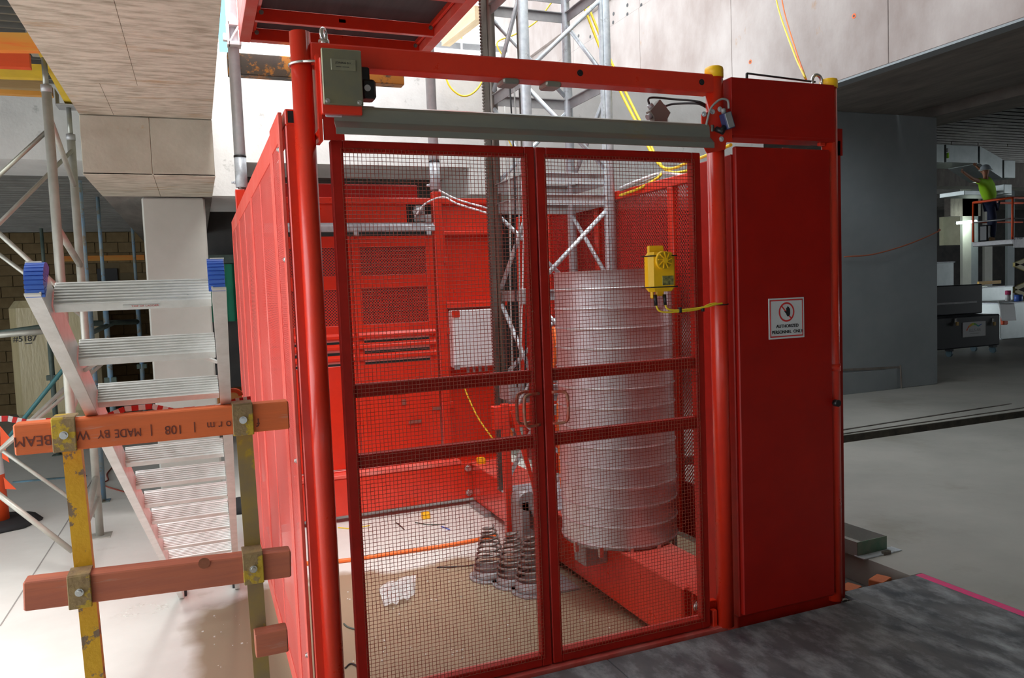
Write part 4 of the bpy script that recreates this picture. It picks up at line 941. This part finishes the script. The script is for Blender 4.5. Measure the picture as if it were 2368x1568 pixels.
tubeob((30,1120),(200,1105),10.4,10.3,.035,mat('blue_base_tube',(.16,.30,.40),(.10,.14,.13),5,.6),'flat blue and grey base tube on the floor of the left bay')
# stretch-wrapped load
wl = thing('wrapped_load', 'tall stretch-wrapped load with a handwritten number on its side', 'pallet load', (-2.6, 15.2, FL))
a = at(14, 690, 1, 14.9); c = at(135, 690, 1, 14.9)
MB().bbox(a.x, c.x+.55, 14.9, 16.2, FL+.12, 1.72, .12).build('wrapped_stack', WRAP, wl)
b = MB()
for x in (a.x+.05, (a.x+c.x+.55)/2, c.x+.4): b.box(x, x+.1, 14.95, 16.1, FL, FL+.12)
b.build('pallet_block', TIMB_B, wl)
p = at(57, 784, 1, 14.885); text('#5187', .13, frame(p, (1,0,0), (0,0,1)), INK, wl, 'marker_number', .002)
p = at(66, 795, 1, 14.885); MB().bar(p-Vector((.05,0,0)), p+Vector((.05,0,.01)), .004, .015).build('marker_underline', INK, wl)
# green netting and dark clutter between the column and the panel
b = MB(); n = 12; V = []
a = at(470, 612, 1, 12.2); c = at(600, 612, 1, 12.2); d = at(500, 745, 1, 12.2)
for i in range(n+1):
    for j in range(7):
        V.append((a.x+(c.x-a.x)*i/n, 12.2+.06*sin(i*1.9)+.03*sin(j*2.3), a.z+(d.z-a.z)*j/6))
F = [(i*7+j, i*7+j+1, i*7+8+j, i*7+7+j) for i in range(n) for j in range(6)]
tag(b.add(V, F, True).build('green_netting', GREENN), 'green debris netting hanging behind the concrete column', 'netting')
b = MB(); b.bar(at(470,600,1,12.1), at(600,598,1,12.1), .1, .12); rl = b.build('dark_rail', GREENP); tag(rl, 'dark rail the green netting hangs from', 'rail')
for px in (474, 596): p = at(px,600,1,12.1); MB().tube([(p.x,12.1,FL),(p.x,12.1,p.z)], .03, 8).build('rail_post', GREENP, rl)
fw = thing('floor_saw', 'dark machine with a wheel glimpsed between the column and the red panel', 'machine', tuple(at(530,900,2,FL)))
b = MB(); p = at(520,800,1,11.5); b.tube([(p.x-.05,11.5,p.z),(p.x+.05,11.5,p.z)], .2, 20); b.build('wheel', RUBBER, fw)
b = MB(); p = at(530,830,1,11.4); b.bbox(p.x-.2,p.x+.2,11.3,11.9,FL+.25,FL+.75,.03); b.build('machine_body', mat('dull_orange_paint',(.35,.12,.02),rough=.6), fw)
b = MB()
for dx in (-.15,.15): b.tube([(p.x+dx,11.5,FL),(p.x+dx,11.5,FL+.3)], .03, 8)
b.build('machine_leg', STEEL, fw)
# bollard, left edge
bo = thing('bollard', 'orange traffic bollard with flags on a black rubber base at the left edge', 'bollard', tuple(at(-5,1215,2,FL)))
p = Vector(bo['_o'])
MB().lathe([(.10,.03),(.085,.5),(.07,.95),(.06,1.0)], p, 20).build('bollard_tube', ORANGE, bo)
MB().lathe([(.0865,.48),(.079,.70)], p, 20, cap=False).build('reflective_band', WHITE, bo)
MB().lathe([(.36,0),(.37,.02),(.30,.05),(.12,.055)], p, 8).build('rubber_base', RUBBER, bo)
def flag(q):
    a, c, d = [at(x, y, 1, p.y-.1) for x, y in q]
    b = MB(); o2 = Vector((0,.004,0)); b.add([a,c,d,a+o2,c+o2,d+o2],[(0,1,2),(5,4,3),(0,3,4,1),(1,4,5,2),(2,5,3,0)]); b.build('flag', ORANGE, bo)
flag(((0,985),(25,1015),(2,1045))); flag(((2,1000),(22,1070),(5,1060))); flag(((8,1103),(38,1132),(12,1131)))
# cables and debris on the floor
cabl('red_cable', [at(*q,2,FL+.008) for q in ((268,1072),(248,1095),(250,1110),(235,1118),(262,1130),(330,1142),(540,1145))], .008, REDCAB, 'brown-red extension lead on the floor behind the ladder')
o = MB().lathe([(.16,0),(.17,.05),(.12,.10),(.04,.12)], at(555,1180,2,FL), 20).build('rubber_foot', RUBBER); tag(o, 'black rubber foot on the floor beside the red side panel', 'foot')
p = at(620,1462,2,FL+.008)
b = MB(); b.tube([p, p+Vector((.16,-.0,0))], .006, 8); b.tube([p-Vector((.008,0,0)), p+Vector((.004,0,0))], .014, 6); tag(b.build('screw', CHROME), 'long hex-head screw lying on the wet floor beside the left panel', 'screw')
# sheet of crumpled plastic
b = MB(); p0 = at(922,1372,2,FL); n = 9; V = []
for i in range(n):
    for j in range(n):
        u, v = i/(n-1)-.5, j/(n-1)-.5
        V.append((p0.x+u*.26*(1+.3*v)+.08*v, p0.y+v*.40+.1*u, FL+.008+.035*abs(sin(i*2.1+j*1.3)*cos(j*1.7))))
F = [(i*n+j, i*n+j+1, (i+1)*n+j+1, (i+1)*n+j) for i in range(n-1) for j in range(n-1) if not (i in (0,n-2) and j in (0,n-2))]
tag(b.add(V, F).build('plastic_scrap', PLASTIC), 'crumpled clear plastic scrap on the wet pit floor', 'plastic')
for i, (q, mt, lab) in enumerate(((((1010,1312),(1060,1310),(1115,1305)),BLACK,'thin black wire offcut right of the plastic scrap'),
    (((915,1208),(925,1215),(935,1225)),BLACK,'short black wire offcut near the yellow cap on the floor'),(((960,1208),(990,1213),(1030,1212)),GREENP,'dark green wire offcut on the pale pit floor'),
    (((782,1220),(815,1222),(855,1215)),YELCAB,'yellow and green wire offcut beside the left post'),(((1020,1217),(1040,1225)),BLUE,'tiny blue wire offcut on the pale pit floor'),
    (((795,1442),(805,1450),(822,1455)),GREENP,'thin dark wire offcut between the post and the left leaf'),(((798,1545),(810,1535),(822,1538),(828,1545)),BLACK,'black cable tie curl at the foot of the left leaf'))):
    tag(MB().tube(spline([at(*t,2,FL+.006) for t in q], 5), .0045, 6).build('wire_offcut', mt), lab, 'wire', 'wire offcuts on the pit floor')
b = MB()
for i in range(240):
    x = RND.uniform(-.1, 2.2); y = RND.uniform(3.2, 5.6); s = RND.uniform(.003,.010)
    if x > .25 and x < .42: continue
    b.box(x, x+s*RND.uniform(.6,1.6), y, y+s, FL, FL+s*.5)
o = b.build('grit', BONE, kind='stuff'); tag(o, 'small grit and chips scattered on the wet floor', 'grit')
b = MB(); c = at(330,1410,2,FL)
for i in range(50):
    t = RND.uniform(0,2*pi); r = RND.uniform(.07,.13); s = RND.uniform(.006,.02); b.box(c.x+r*1.2*cos(t), c.x+r*1.2*cos(t)+s, c.y+r*sin(t), c.y+r*sin(t)+s, FL, FL+s*.2)
o = b.build('chipped_concrete', FLOOR, kind='stuff'); tag(o, 'ring of chipped concrete round a small hole in the floor', 'debris')
# pale floor joints
b = MB(); b.bar(at(0,1448,2,FL+.001), at(150,1215,2,FL+.001), .008, .003); b.bar(at(150,1215,2,FL+.001), at(225,1090,2,FL+.001), .008, .003)
b.build('floor_joint', mat('joint_shadow', (.30,.29,.27), rough=.9), fl)
# ================================================================== right: pit edge, tray
pit = struct('floor', MB().box(3.26, 3.449, 2.9, 3.75, -.7, -.16), SAND, 'dark pit edge beside the plywood deck')
b = MB()
for i in range(420):
    x = RND.uniform(2.99, 3.24); y = RND.uniform(3.02, 3.7); s = RND.uniform(.010,.034); z = RND.uniform(-.22,-.10)
    b.bar((x,y,z), (x+s,y+s*RND.uniform(-1,1),z+s*.5), s, s*.7)
b.box(3.0, 3.26, 3.0, 3.75, -.4, -.2)
o = b.build('rubble', RUBBLE, kind='stuff'); tag(o, 'broken concrete rubble in the pit beside the cabinet', 'rubble')
for i, (px, py, rz) in enumerate(((1972,1362,.3),(2042,1342,.35))):
    p = at(px, py, 2, -.03); o = MB().bbox(-.055,.055,-.04,.04,-.02,.02,.004, Matrix.Translation((p.x,p.y+.02,-.045)) @ Matrix.Rotation(rz,4,'Z')).build('brick', BRICK)
    tag(o, ('orange brick wedged beside the cabinet at the plywood edge','orange brick at the pit corner, farther from the cabinet')[i], 'brick')
b = MB(); 
for i in range(6): b.bar((2.99,3.10+.03*i,-.05-.04*i),(3.06+.01*i,3.06+.02*i,-.16-.03*i),.05,.01,(0,1,.4))
tag(b.build('plastic_film', mat('blue_grey_film',(.30,.38,.46),(.5,.58,.62),12,.2)), 'blue-grey plastic film hanging at the cabinet foot', 'film')
# open galvanised tray
tr = thing('steel_tray', 'open galvanised steel tray lying on the floor behind the cabinet', 'tray', (3.75, 3.9, 0))
TG = mat('dusty_galvanised_tray', (.34,.36,.34), (.42,.43,.40), 6, .5, .4)
p1 = at(1983,1288,2,0); p2 = at(2050,1272,2,0); 
dy = Vector((-.42, .95, 0)).normalized(); dx = (p2-p1); dx.z = 0; w_ = dx.length; dx.normalize()
Lb = .8; H = .085
dy = Vector((dx.y, -dx.x, 0)); dy = -dy if dy.y < 0 else dy
def T(u, v, z): return p1+dx*u+dy*v+Vector((0,0,z))
b = MB(); b.bar(T(0,0,H/2),T(0,Lb,H/2),.006,H); b.build('tray_side', TG, tr); b = MB(); b.bar(T(w_,0,H/2),T(w_,Lb,H/2),.006,H); b.build('tray_side', TG, tr)
b = MB(); b.bar(T(0,0,H/2),T(w_,0,H/2),.006,H); b.build('tray_end', mat('green_tinged_zinc',(.08,.20,.14),(.26,.25,.20),5,.5,.3), tr); b = MB(); b.bar(T(0,Lb,H/2),T(w_,Lb,H/2),.006,H); b.build('tray_end', TG, tr)
b = MB(); b.bar(T(w_*.28,0,.022),T(w_*.28,Lb,.022),w_*.56,.004); b.build('tray_shelf', GALV, tr)
b = MB(); b.bar(T(-.01,-.02,.004),T(w_+.06,-.02,.004),.07,.006); b.build('tray_foot', GALV, tr); MB().bar(T(w_*.62,-.05,.01),T(w_*.85,-.05,.01),.02,.02).build('foot_tab', STEEL, tr)
# cable over the wall panel
cabl('red_cable', [at(1952,594,1,8.0),at(2020,588,1,7.95),at(2100,565,1,7.98),at(2168,536,1,8.02),at(2172,530,1,8.05)], .009, mat('orange_brown_cable',(.35,.10,.05),rough=.6), 'thin orange cable slung across the grey wall panel')
# ================================================================== tool chest
CY = 10.5
a = at(2160, 735, 1, CY); c = at(2313, 735, 1, CY); zt = at(2240,733,1,CY).z; zl = at(2240,810,1,CY).z
ch = thing('tool_chest', 'black wheeled site tool chest with its lid open and a white logo label', 'chest', ((a.x+c.x)/2, CY, 0))
x0, x1 = a.x-.5, c.x
zt = .76; zl = .155
MB().bbox(x0, x1, CY, CY+.62, zl, zt, .02).build('chest_body', CHEST, ch)
zu = at(2255,657,1,CY+.6).z
MB().bbox(x0, at(2260,700,1,CY+.62).x, CY+.5, CY+.62, zt, zu, .02).build('chest_lid', CHEST, ch)
zz_ = at(2255,697,1,CY+.5).z; MB().bbox(x0, at(2258,700,1,CY+.5).x, CY+.485, CY+.5, zz_-.03, zz_+.01, .003).build('lid_rib', GREY, ch)
for px in (2195, 2296, 2252):
    p = at(px, 820, 1, CY+(.5 if px == 2252 else .08)); zc = .065
    w = MB(); w.tube([(p.x-.022,p.y,zc),(p.x+.022,p.y,zc)], .063, 16); w.build('castor_wheel', mat('blue_grey_tyre',(.05,.12,.16),rough=.6), ch)
    MB().bbox(p.x-.06,p.x+.06,p.y-.05,p.y+.05,.11,zl+.02,.006).build('castor_fork', CHEST, ch)
for px in (2210, 2296):
    p = at(px, 742, 1, CY-.01); MB().bbox(p.x-.03,p.x+.03,CY-.02,CY,p.z-.03,p.z+.05,.006).build('latch', CHROME, ch); MB().bbox(p.x-.02,p.x+.04,CY-.05,CY-.02,p.z-.09,p.z-.02,.006).build('padlock', mat('brass',(.35,.22,.07),rough=.4,metal=.8), ch)
p = at(2226,746,1,CY-.004); q = at(2279,776,1,CY-.004)
lb = MB().box(p.x, q.x, CY-.006, CY-.002, q.z, p.z).build('logo_label', SIGNW, ch, 'white company label with a rainbow swoosh')
text('ELLIS AIR', .080, frame(((p.x+q.x)/2+.02,CY-.008,(p.z+q.z)/2-.02),(1,0,0),(0,0,1)), GREY, lb)
MB().box((p.x+q.x)/2-.12,(p.x+q.x)/2+.14,CY-.008,CY-.007,(p.z+q.z)/2-.085,(p.z+q.z)/2-.078).build('fine_print', GREY, lb)
W_ = q.x-p.x; H_ = p.z-q.z
cols = ((.85,.12,.05),(.9,.45,.02),(.6,.7,.03),(.15,.5,.08),(.03,.35,.35),(.02,.12,.5))
for i in range(6):
    b = MB(); 
    for j in range(3):
        t = (i+j/3)/6; t2 = (i+(j+1)/3)/6
        f = lambda s: (p.x+W_*(.16+.66*s), p.z-H_*(.42-.30*sin(min(s*3.3,2.6))+(.10 if s < .1 else 0)-.05*max(0,s-.75)*6+ .12*max(0,s-.5)-.12*max(0,s-.8)*3))
        (xa,za),(xb,zb_) = f(t), f(t2); wd = .035*(1-abs(t-.3))
        b.add([(xa,CY-.0075,za-wd),(xb,CY-.0075,zb_-wd),(xb,CY-.0075,zb_+wd*.4),(xa,CY-.0075,za+wd*.4)],[(0,1,2,3)])
    b.build('swoosh', mat('swoosh_%d' % i, cols[i], rough=.5), lb)
# ducts on the floor and papers
def dct(pa, pb, y, dep, lab, name='duct_section', z0=None):
    a = at(*pa,1,y); c = at(*pb,1,y); lo = 0 if z0 is None else z0
    t = thing(name, lab, 'duct', ((a.x+c.x)/2, y, lo))
    MB().bbox(a.x, c.x, y, y+dep, lo, a.z, .01).build('duct_body', DUCT, t)
    b = MB()
    for z in (lo, a.z-.03): b.bbox(a.x-.03, a.x+.02, y-.03, y+dep, z, z+.03, .004); b.bbox(c.x-.02, c.x+.03, y-.03, y+dep, z, z+.03, .004)
    b.bbox(a.x-.03,c.x+.03,y-.03,y,a.z-.03,a.z+.0,.004); b.build('duct_flange', GALV, t); return t
dct((2314,700),(2460,785),12.5,1.0,'long low galvanised duct section behind the tool chest')
t = dct((2258,664),(2342,700),13.6,.5,'upright galvanised duct section behind the papers')
t = dct((2130,607),(2206,655),12.6,.8,'square galvanised duct section standing left of the open chest lid')
p = at(2300,705,1,12.5); z = at(2316,700,1,12.5).z+.035
b = MB(); n = 8; V = []
for i in range(n+1):
    for j in range(n+1):
        u = i/n; v = j/n; V.append((p.x-.32+.98*u+.2*(v-.5), 12.38+.5*v, z+.012*sin(u*5)+(-.45*(.15-v)/.15 if v < .15 and u > .4 else 0)))
F = [(i*(n+1)+j, i*(n+1)+j+1, (i+1)*(n+1)+j+1, (i+1)*(n+1)+j) for i in range(n) for j in range(n)]
tag(b.add(V, F).build('paper_sheet', WHITE), 'large white drawing sheets draped over the duct by the chest', 'paper')
MB_ = MB(); p = at(2331,699,1,12.8); MB_.lathe([(.06,0),(.06,.28),(.035,.30),(.035,.31)], (p.x,12.8,p.z-.05), 14); s = MB_.build('spray_can', WHITE); tag(s, 'white spray can with a pink cap on the duct', 'can')
MB().lathe([(.062,.23),(.062,.32),(.05,.33)], (p.x,12.8,p.z-.05), 14).build('can_cap', PINK, s, 'pink cap')
p = at(2355,699,1,12.8); o = MB().lathe([(.09,0),(.09,.22),(.08,.23)], (p.x,12.8,p.z-.05), 14).build('tin', BLUE); tag(o, 'short blue and white tin on the duct beside the spray can', 'tin')
p = at(2322,745,1,12.45); o = MB().bbox(p.x-.08,p.x+.08,12.40,12.49,p.z-.06,p.z+.12,.02).build('orange_tag', ORANGE); tag(o, 'orange spray marker under the papers against the duct end', 'marker')
# overhead ducts
od = thing('ceiling_duct', 'galvanised rectangular duct hung below the right-hand ceiling', 'duct', tuple(at(2240,360,1,15.5)))
def od_box(q, y, dep, mt=DUCT):
    a = at(q[0],q[1],1,y); c = at(q[2],q[3],1,y); MB().bbox(a.x, c.x, y, y+dep, c.z, a.z, .01).build('duct_segment', mt, od)
od_box((2140,332,2184,376),15.5,1.0); od_box((2188,334,2262,378),15.5,1.0); 
a = [at(*q,1,15.5) for q in ((2266,338),(2318,368),(2318,412),(2266,378))]
MB().prism([(v.x,v.z) for v in a], 1, 15.5, 16.5).build('duct_segment', DUCT, od)
od_box((2322,370,2348,412),15.5,1.0); od_box((2230,440,2340,452),15.9,.8); od_box((2322,426,2340,448),15.6,.4)
a = at(2190,345,1,15.48); MB().box(a.x,a.x+.09,15.46,15.49,a.z-.08,a.z+.02).build('paper_tag', SIGNW, od); MB().box(a.x,a.x+.05,15.46,15.49,a.z-.24,a.z-.1).build('green_tag', HIVIS, od)
b = MB()
for px in (2200, 2262, 2330): p = at(px,340,1,16); b.tube([(p.x,16,p.z),(p.x,16,5.3)], .012, 6)
b.build('hanger_rod', STEEL, od)
# fluorescent lamp
fl_ = thing('fluorescent_lamp', 'lit fluorescent tube lamp far back on the right', 'lamp', tuple(at(2235,515,1,23.7)))
a = at(2213,517,1,23.7); c = at(2260,513,1,23.7)
MB().tube([a, c], .035, 10).build('lamp_tube', emis('lamp_glow', (.75,1,.92), 14), fl_)
MB().bar(a+Vector((0,.06,.06)), c+Vector((0,.06,.06)), .06, .05).build('lamp_housing', WHITE, fl_)
ld_ = bpy.data.lights.new('fluorescent_light', 'POINT'); lo = bpy.data.objects.new('fluorescent_light', ld_); COL.objects.link(lo); ld_.energy = 60; ld_.color = (.85,1,.85); ld_.shadow_soft_size = .3; lo.location = (a+c)/2+Vector((0,-.3,-.1))
# scissor lift
LY = 13.4
sl = thing('scissor_lift', 'orange-railed scissor lift carrying a worker, far right', 'lift', (at(2320,700,1,LY).x, LY, 0))
a = at(2343,553,1,LY); zf = a.z
x0, x1 = a.x, at(2460,550,1,LY).x
MB().bbox(x0, x1, LY, LY+1.1, zf-.12, zf, .01).build('lift_deck', GREY, sl)
MB().bbox(x0, x1, LY-.03, LY, zf-.22, zf+.04, .005).build('deck_fascia', GREY, sl)
text('JLG  1930', .10, frame(at(2352,551,1,LY-.04), (1,0,0.02), (0,0,1)), NAVY, sl)
zr_ = at(2350,457,1,LY).z
for yy in (LY+.02, LY+1.08):
    b = MB(); b.tube([(x0,yy,zf),(x0,yy,zr_),(x1,yy,zr_+.0)], .03, 8); b.build('guard_rail', ORANGE, sl)
    MB().tube([(x0,yy,(zf+zr_)/2),(x1,yy,(zf+zr_)/2)], .018, 8).build('guard_rail', GREY if yy < LY+.5 else ORANGE, sl)
MB().tube([(x0,LY+.02,zr_),(x0,LY+1.08,zr_)], .03, 8).build('guard_rail', ORANGE, sl)
MB().tube([(x0,LY+.02,(zf+zr_)/2),(x0,LY+1.08,(zf+zr_)/2)], .018, 8).build('guard_rail', GREY, sl)
MB().bbox(x0+.05,x0+.30,LY+.72,LY+.95,zf,zf+.42,.03).build('control_console', CHEST, sl)
for (qa, qb) in (((2345,612),(2400,590)),((2345,612),(2400,635)),((2345,668),(2400,645)),((2345,672),(2400,694)),((2345,725),(2400,700)),((2345,728),(2400,750))):
    MB().bar(at(*qa,1,LY+.3), at(*qb,1,LY+.3), .06, .10).build('scissor_arm', LIFTY, sl)
MB().bbox(at(2345,760,1,LY).x, x1, LY, LY+1.1, .12, at(2350,745,1,LY).z, .02).build('lift_base', LIFTY, sl)
for px in (2362, 2410): p = at(px,780,1,LY+.1); MB().tube([(p.x,LY+.0,.15),(p.x,LY+.14,.15)], .15, 16).build('lift_wheel', RUBBER, sl)
# ================================================================== worker
def skin(name, verts, edges, radii, mt, parent, sub=2):
    me = bpy.data.meshes.new(name); off = Vector(parent['_o']); me.from_pydata([Vector(v)-off for v in verts], edges, []); o = bpy.data.objects.new(name, me); COL.objects.link(o)
    o.modifiers.new('s', 'SKIN'); 
    for i, r in enumerate(radii):
        sv = me.skin_vertices[0].data[i]; sv.radius = (r, r) if not isinstance(r, tuple) else r; sv.use_root = (i == 0)
    sm_ = o.modifiers.new('d', 'SUBSURF'); sm_.levels = sub; sm_.render_levels = sub
    dg = bpy.context.evaluated_depsgraph_get(); m2 = bpy.data.meshes.new_from_object(o.evaluated_get(dg)); bpy.data.objects.remove(o)
    m2.materials.clear(); m2.materials.append(mt); m2.polygons.foreach_set('use_smooth', [True]*len(m2.polygons))
    o = bpy.data.objects.new(name, m2); COL.objects.link(o); o.parent = parent; o['_o'] = tuple(off); return o
PY = LY+.85
def wp(px, py, dy=0): return at(px, py, 1, PY+dy)
hip = wp(2292,468); 
foot = at(2295,548,1,PY); foot.z = zf
pr = thing('person', 'person in a lime hi-vis shirt and navy trousers reaching up from the scissor lift', 'person', tuple(foot))
HP = hip; CH = wp(2280,428); NK = wp(2279,411); HD = wp(2279,398)
shL = CH+Vector((-.20,-.05,.06)); shR = CH+Vector((.17,.05,.10))
elL = wp(2250,414,-.15); hdL = wp(2226,397,-.25)
elR = CH+Vector((.22,.20,.32)); hdR = CH+Vector((.02,.30,.55))
kL = Vector((HP.x-.07, PY-.12, (HP.z+zf)/2+.03)); fL = Vector((HP.x-.12, PY-.12, zf+.07))
kR = Vector((HP.x+.14, PY+.12, (HP.z+zf)/2+.03)); fR = Vector((HP.x+.2, PY+.12, zf+.07))
body = skin('body', [HP,CH,NK,HD,HD+Vector((0,-.01,.10)), shL,elL,hdL, shR,elR,hdR, HP+Vector((-.09,-.04,-.08)),kL,fL, HP+Vector((.09,.04,-.08)),kR,fR],
     [(0,1),(1,2),(2,3),(3,4),(1,5),(5,6),(6,7),(1,8),(8,9),(9,10),(0,11),(11,12),(12,13),(0,14),(14,15),(15,16)],
     [.13,.15,.05,.088,.082,.07,.045,.03,.07,.045,.03,.10,.07,.045,.10,.07,.045], SKIN, pr)
skin('shirt', [HP+Vector((0,0,.02)),(HP+CH)/2,CH+Vector((0,0,.05)), shL, shL.lerp(elL,.5), shR, shR.lerp(elR,.5)], [(0,1),(1,2),(2,3),(3,4),(2,5),(5,6)], [.165,.175,.16,.10,.08,.10,.08], HIVIS, pr)
skin('trousers', [HP, HP+Vector((-.09,-.04,-.08)),kL,fL, HP+Vector((.09,.04,-.08)),kR,fR], [(0,1),(1,2),(2,3),(0,4),(4,5),(5,6)], [.16,.12,.09,.075,.12,.09,.075], NAVY, pr)
for f_ in (fL, fR): MB().bbox(f_.x-.14, f_.x+.07, f_.y-.05, f_.y+.05, zf, zf+.10, .03).build('boot', mat('tan_boot',(.35,.22,.10),rough=.8), pr)
for hnd, el in ((hdL, elL), (hdR, elR)):
    d = (hnd-el).normalized(); s = d.cross(Vector((0,1,0))).normalized()
    for i in range(4):
        a = hnd+d*.03+s*(.03-.02*i); skin('finger', [a-d*.03, a+d*.03, a+d*(.06+.008*(1-abs(i-1.5)))+Vector((0,0,-.01))], [(0,1),(1,2)], [.010,.009,.007], SKIN, pr, 1)
    a = hnd-s*.03; skin('thumb', [a, a-s*.03+d*.02, a-s*.035+d*.045], [(0,1),(1,2)], [.011,.010,.008], SKIN, pr, 1)
b = MB(); hc = HD+Vector((0,0,.06))
b.lathe([(.135,-.01),(.13,.02),(.115,.07),(.07,.12),(.02,.135)], hc, 20); b.lathe([(.165,-.012),(.15,.004),(.12,.01)], hc, 20)
b.build('hard_hat', mat('blue_white_hat',(.45,.5,.56),rough=.4), pr)
b = MB()
for s in (-1, 1): b.lathe([(.002,-.010),(.010,0),(.002,.010)], HD+Vector((-.076+.014*s,-.030-.030*s,.035)), 8)
b.build('eye', INK, pr); MB().lathe([(.004,-.016),(.014,-.004),(.004,.022)], HD+Vector((-.094,-.042,.008)), 8).build('nose', SKIN, pr); MB().bar(HD+Vector((-.084,-.015,-.03)),HD+Vector((-.072,-.055,-.03)),.012,.007).build('mouth', SIGNR, pr)
MB().lathe([(.155,-.03),(.16,.02)], HP, 20, cap=False).build('tool_belt', ORANGE, pr)
# dark beam lamps etc behind the lift
b = MB(); p = at(2198,452,1,24); c = at(2268,500,1,24); b.box(p.x, c.x, 24, 24.3, c.z, p.z); struct('ceiling_beam', b, CONC_RU, 'brown concrete lintel above the fluorescent tube')
b = MB(); b.bar(at(2262,655,1,13.2), at(2313,652,1,13.2), .05, .08); tag(b.build('yellow_bar', YEL), 'yellow steel bar lying behind the tool chest', 'bar')
# ================================================================== upper level clutter behind the void
o = MB().bbox(at(500,0,1,12).x, at(528,0,1,12).x, 11.9, 12.1, 3.98, 8, .01).build('blue_panel', LBLUE); tag(o, 'upright light blue post on the upper level by the left guide pole', 'post')
ts = thing('steel_i_beam', 'pale grey steel I-beam on the upper level behind the mast', 'beam', tuple(at(1090,115,1,10)))
a = at(1005,93,1,10); c = at(1175,107,1,10); d = at(1000,118,1,10); e = at(1170,130,1,10)
MB().bar(a, c, .2, .03).build('top_flange', WHITE, ts); MB().bar(d, e, .2, .03).build('bottom_flange', WHITE, ts); MB().bar((a+d)/2, (c+e)/2, .03, (a-d).length).build('web', GREY, ts)
MB().bar(at(1067,100,1,9.9), at(1068,122,1,9.9), .02, .02).build('stiffener', WHITE, ts)
tag(MB().bar(at(1030,92,1,9.6), at(1108,30,1,8.6), .11, .16).build('timber_beam', TIMB_W), 'pale raw timber beam slanting on top of the steel I-beam', 'timber')
for i, (px, y0, y1) in enumerate(((1062,45,155),(1044,78,160),(958,150,175))):
    a = at(px,y0,1,11); c = at(px,y1,1,11); o = MB().bbox(a.x-.04,a.x+.04,11,11.08,3.98,max(a.z,4.4),.004).build('yellow_post', YEL); tag(o, 'yellow post on the upper level, %s' % ('tallest, beside the slanting timber','at the foot of the slanting timber','short one left of the mast')[i], 'post')
a = at(1098,60,1,13); c = at(1118,60,1,13); struct('column', MB().box(a.x, c.x+.02, 13, 13.4, 3.98, 9), CONC_W, 'white concrete column on the upper level')
b = MB(); b.box(3.4, a.x-.12, 14, 14.2, 3.98, 9.5); struct('wall_back', b, DARK, 'dark opening wall on the upper level')
b = MB(); b.bar(at(500,75,1,12.5), at(540,76,1,12.5), .1, .25); tag(b.build('orange_board', TIMB_O), 'orange board on the upper level behind the blue post', 'board')
b = MB(); b.bar(at(1050,157,1,9.0), at(1130,166,1,9.0), .08, .035); b.bar(at(960,152,1,9.0),at(1050,157,1,9.0),.08,.03); tag(b.build('edge_timber', TIMB_W), 'pale timber strips along the edge of the upper slab', 'timber')
for o in COL.objects:
    if '_o' in o: del o['_o']
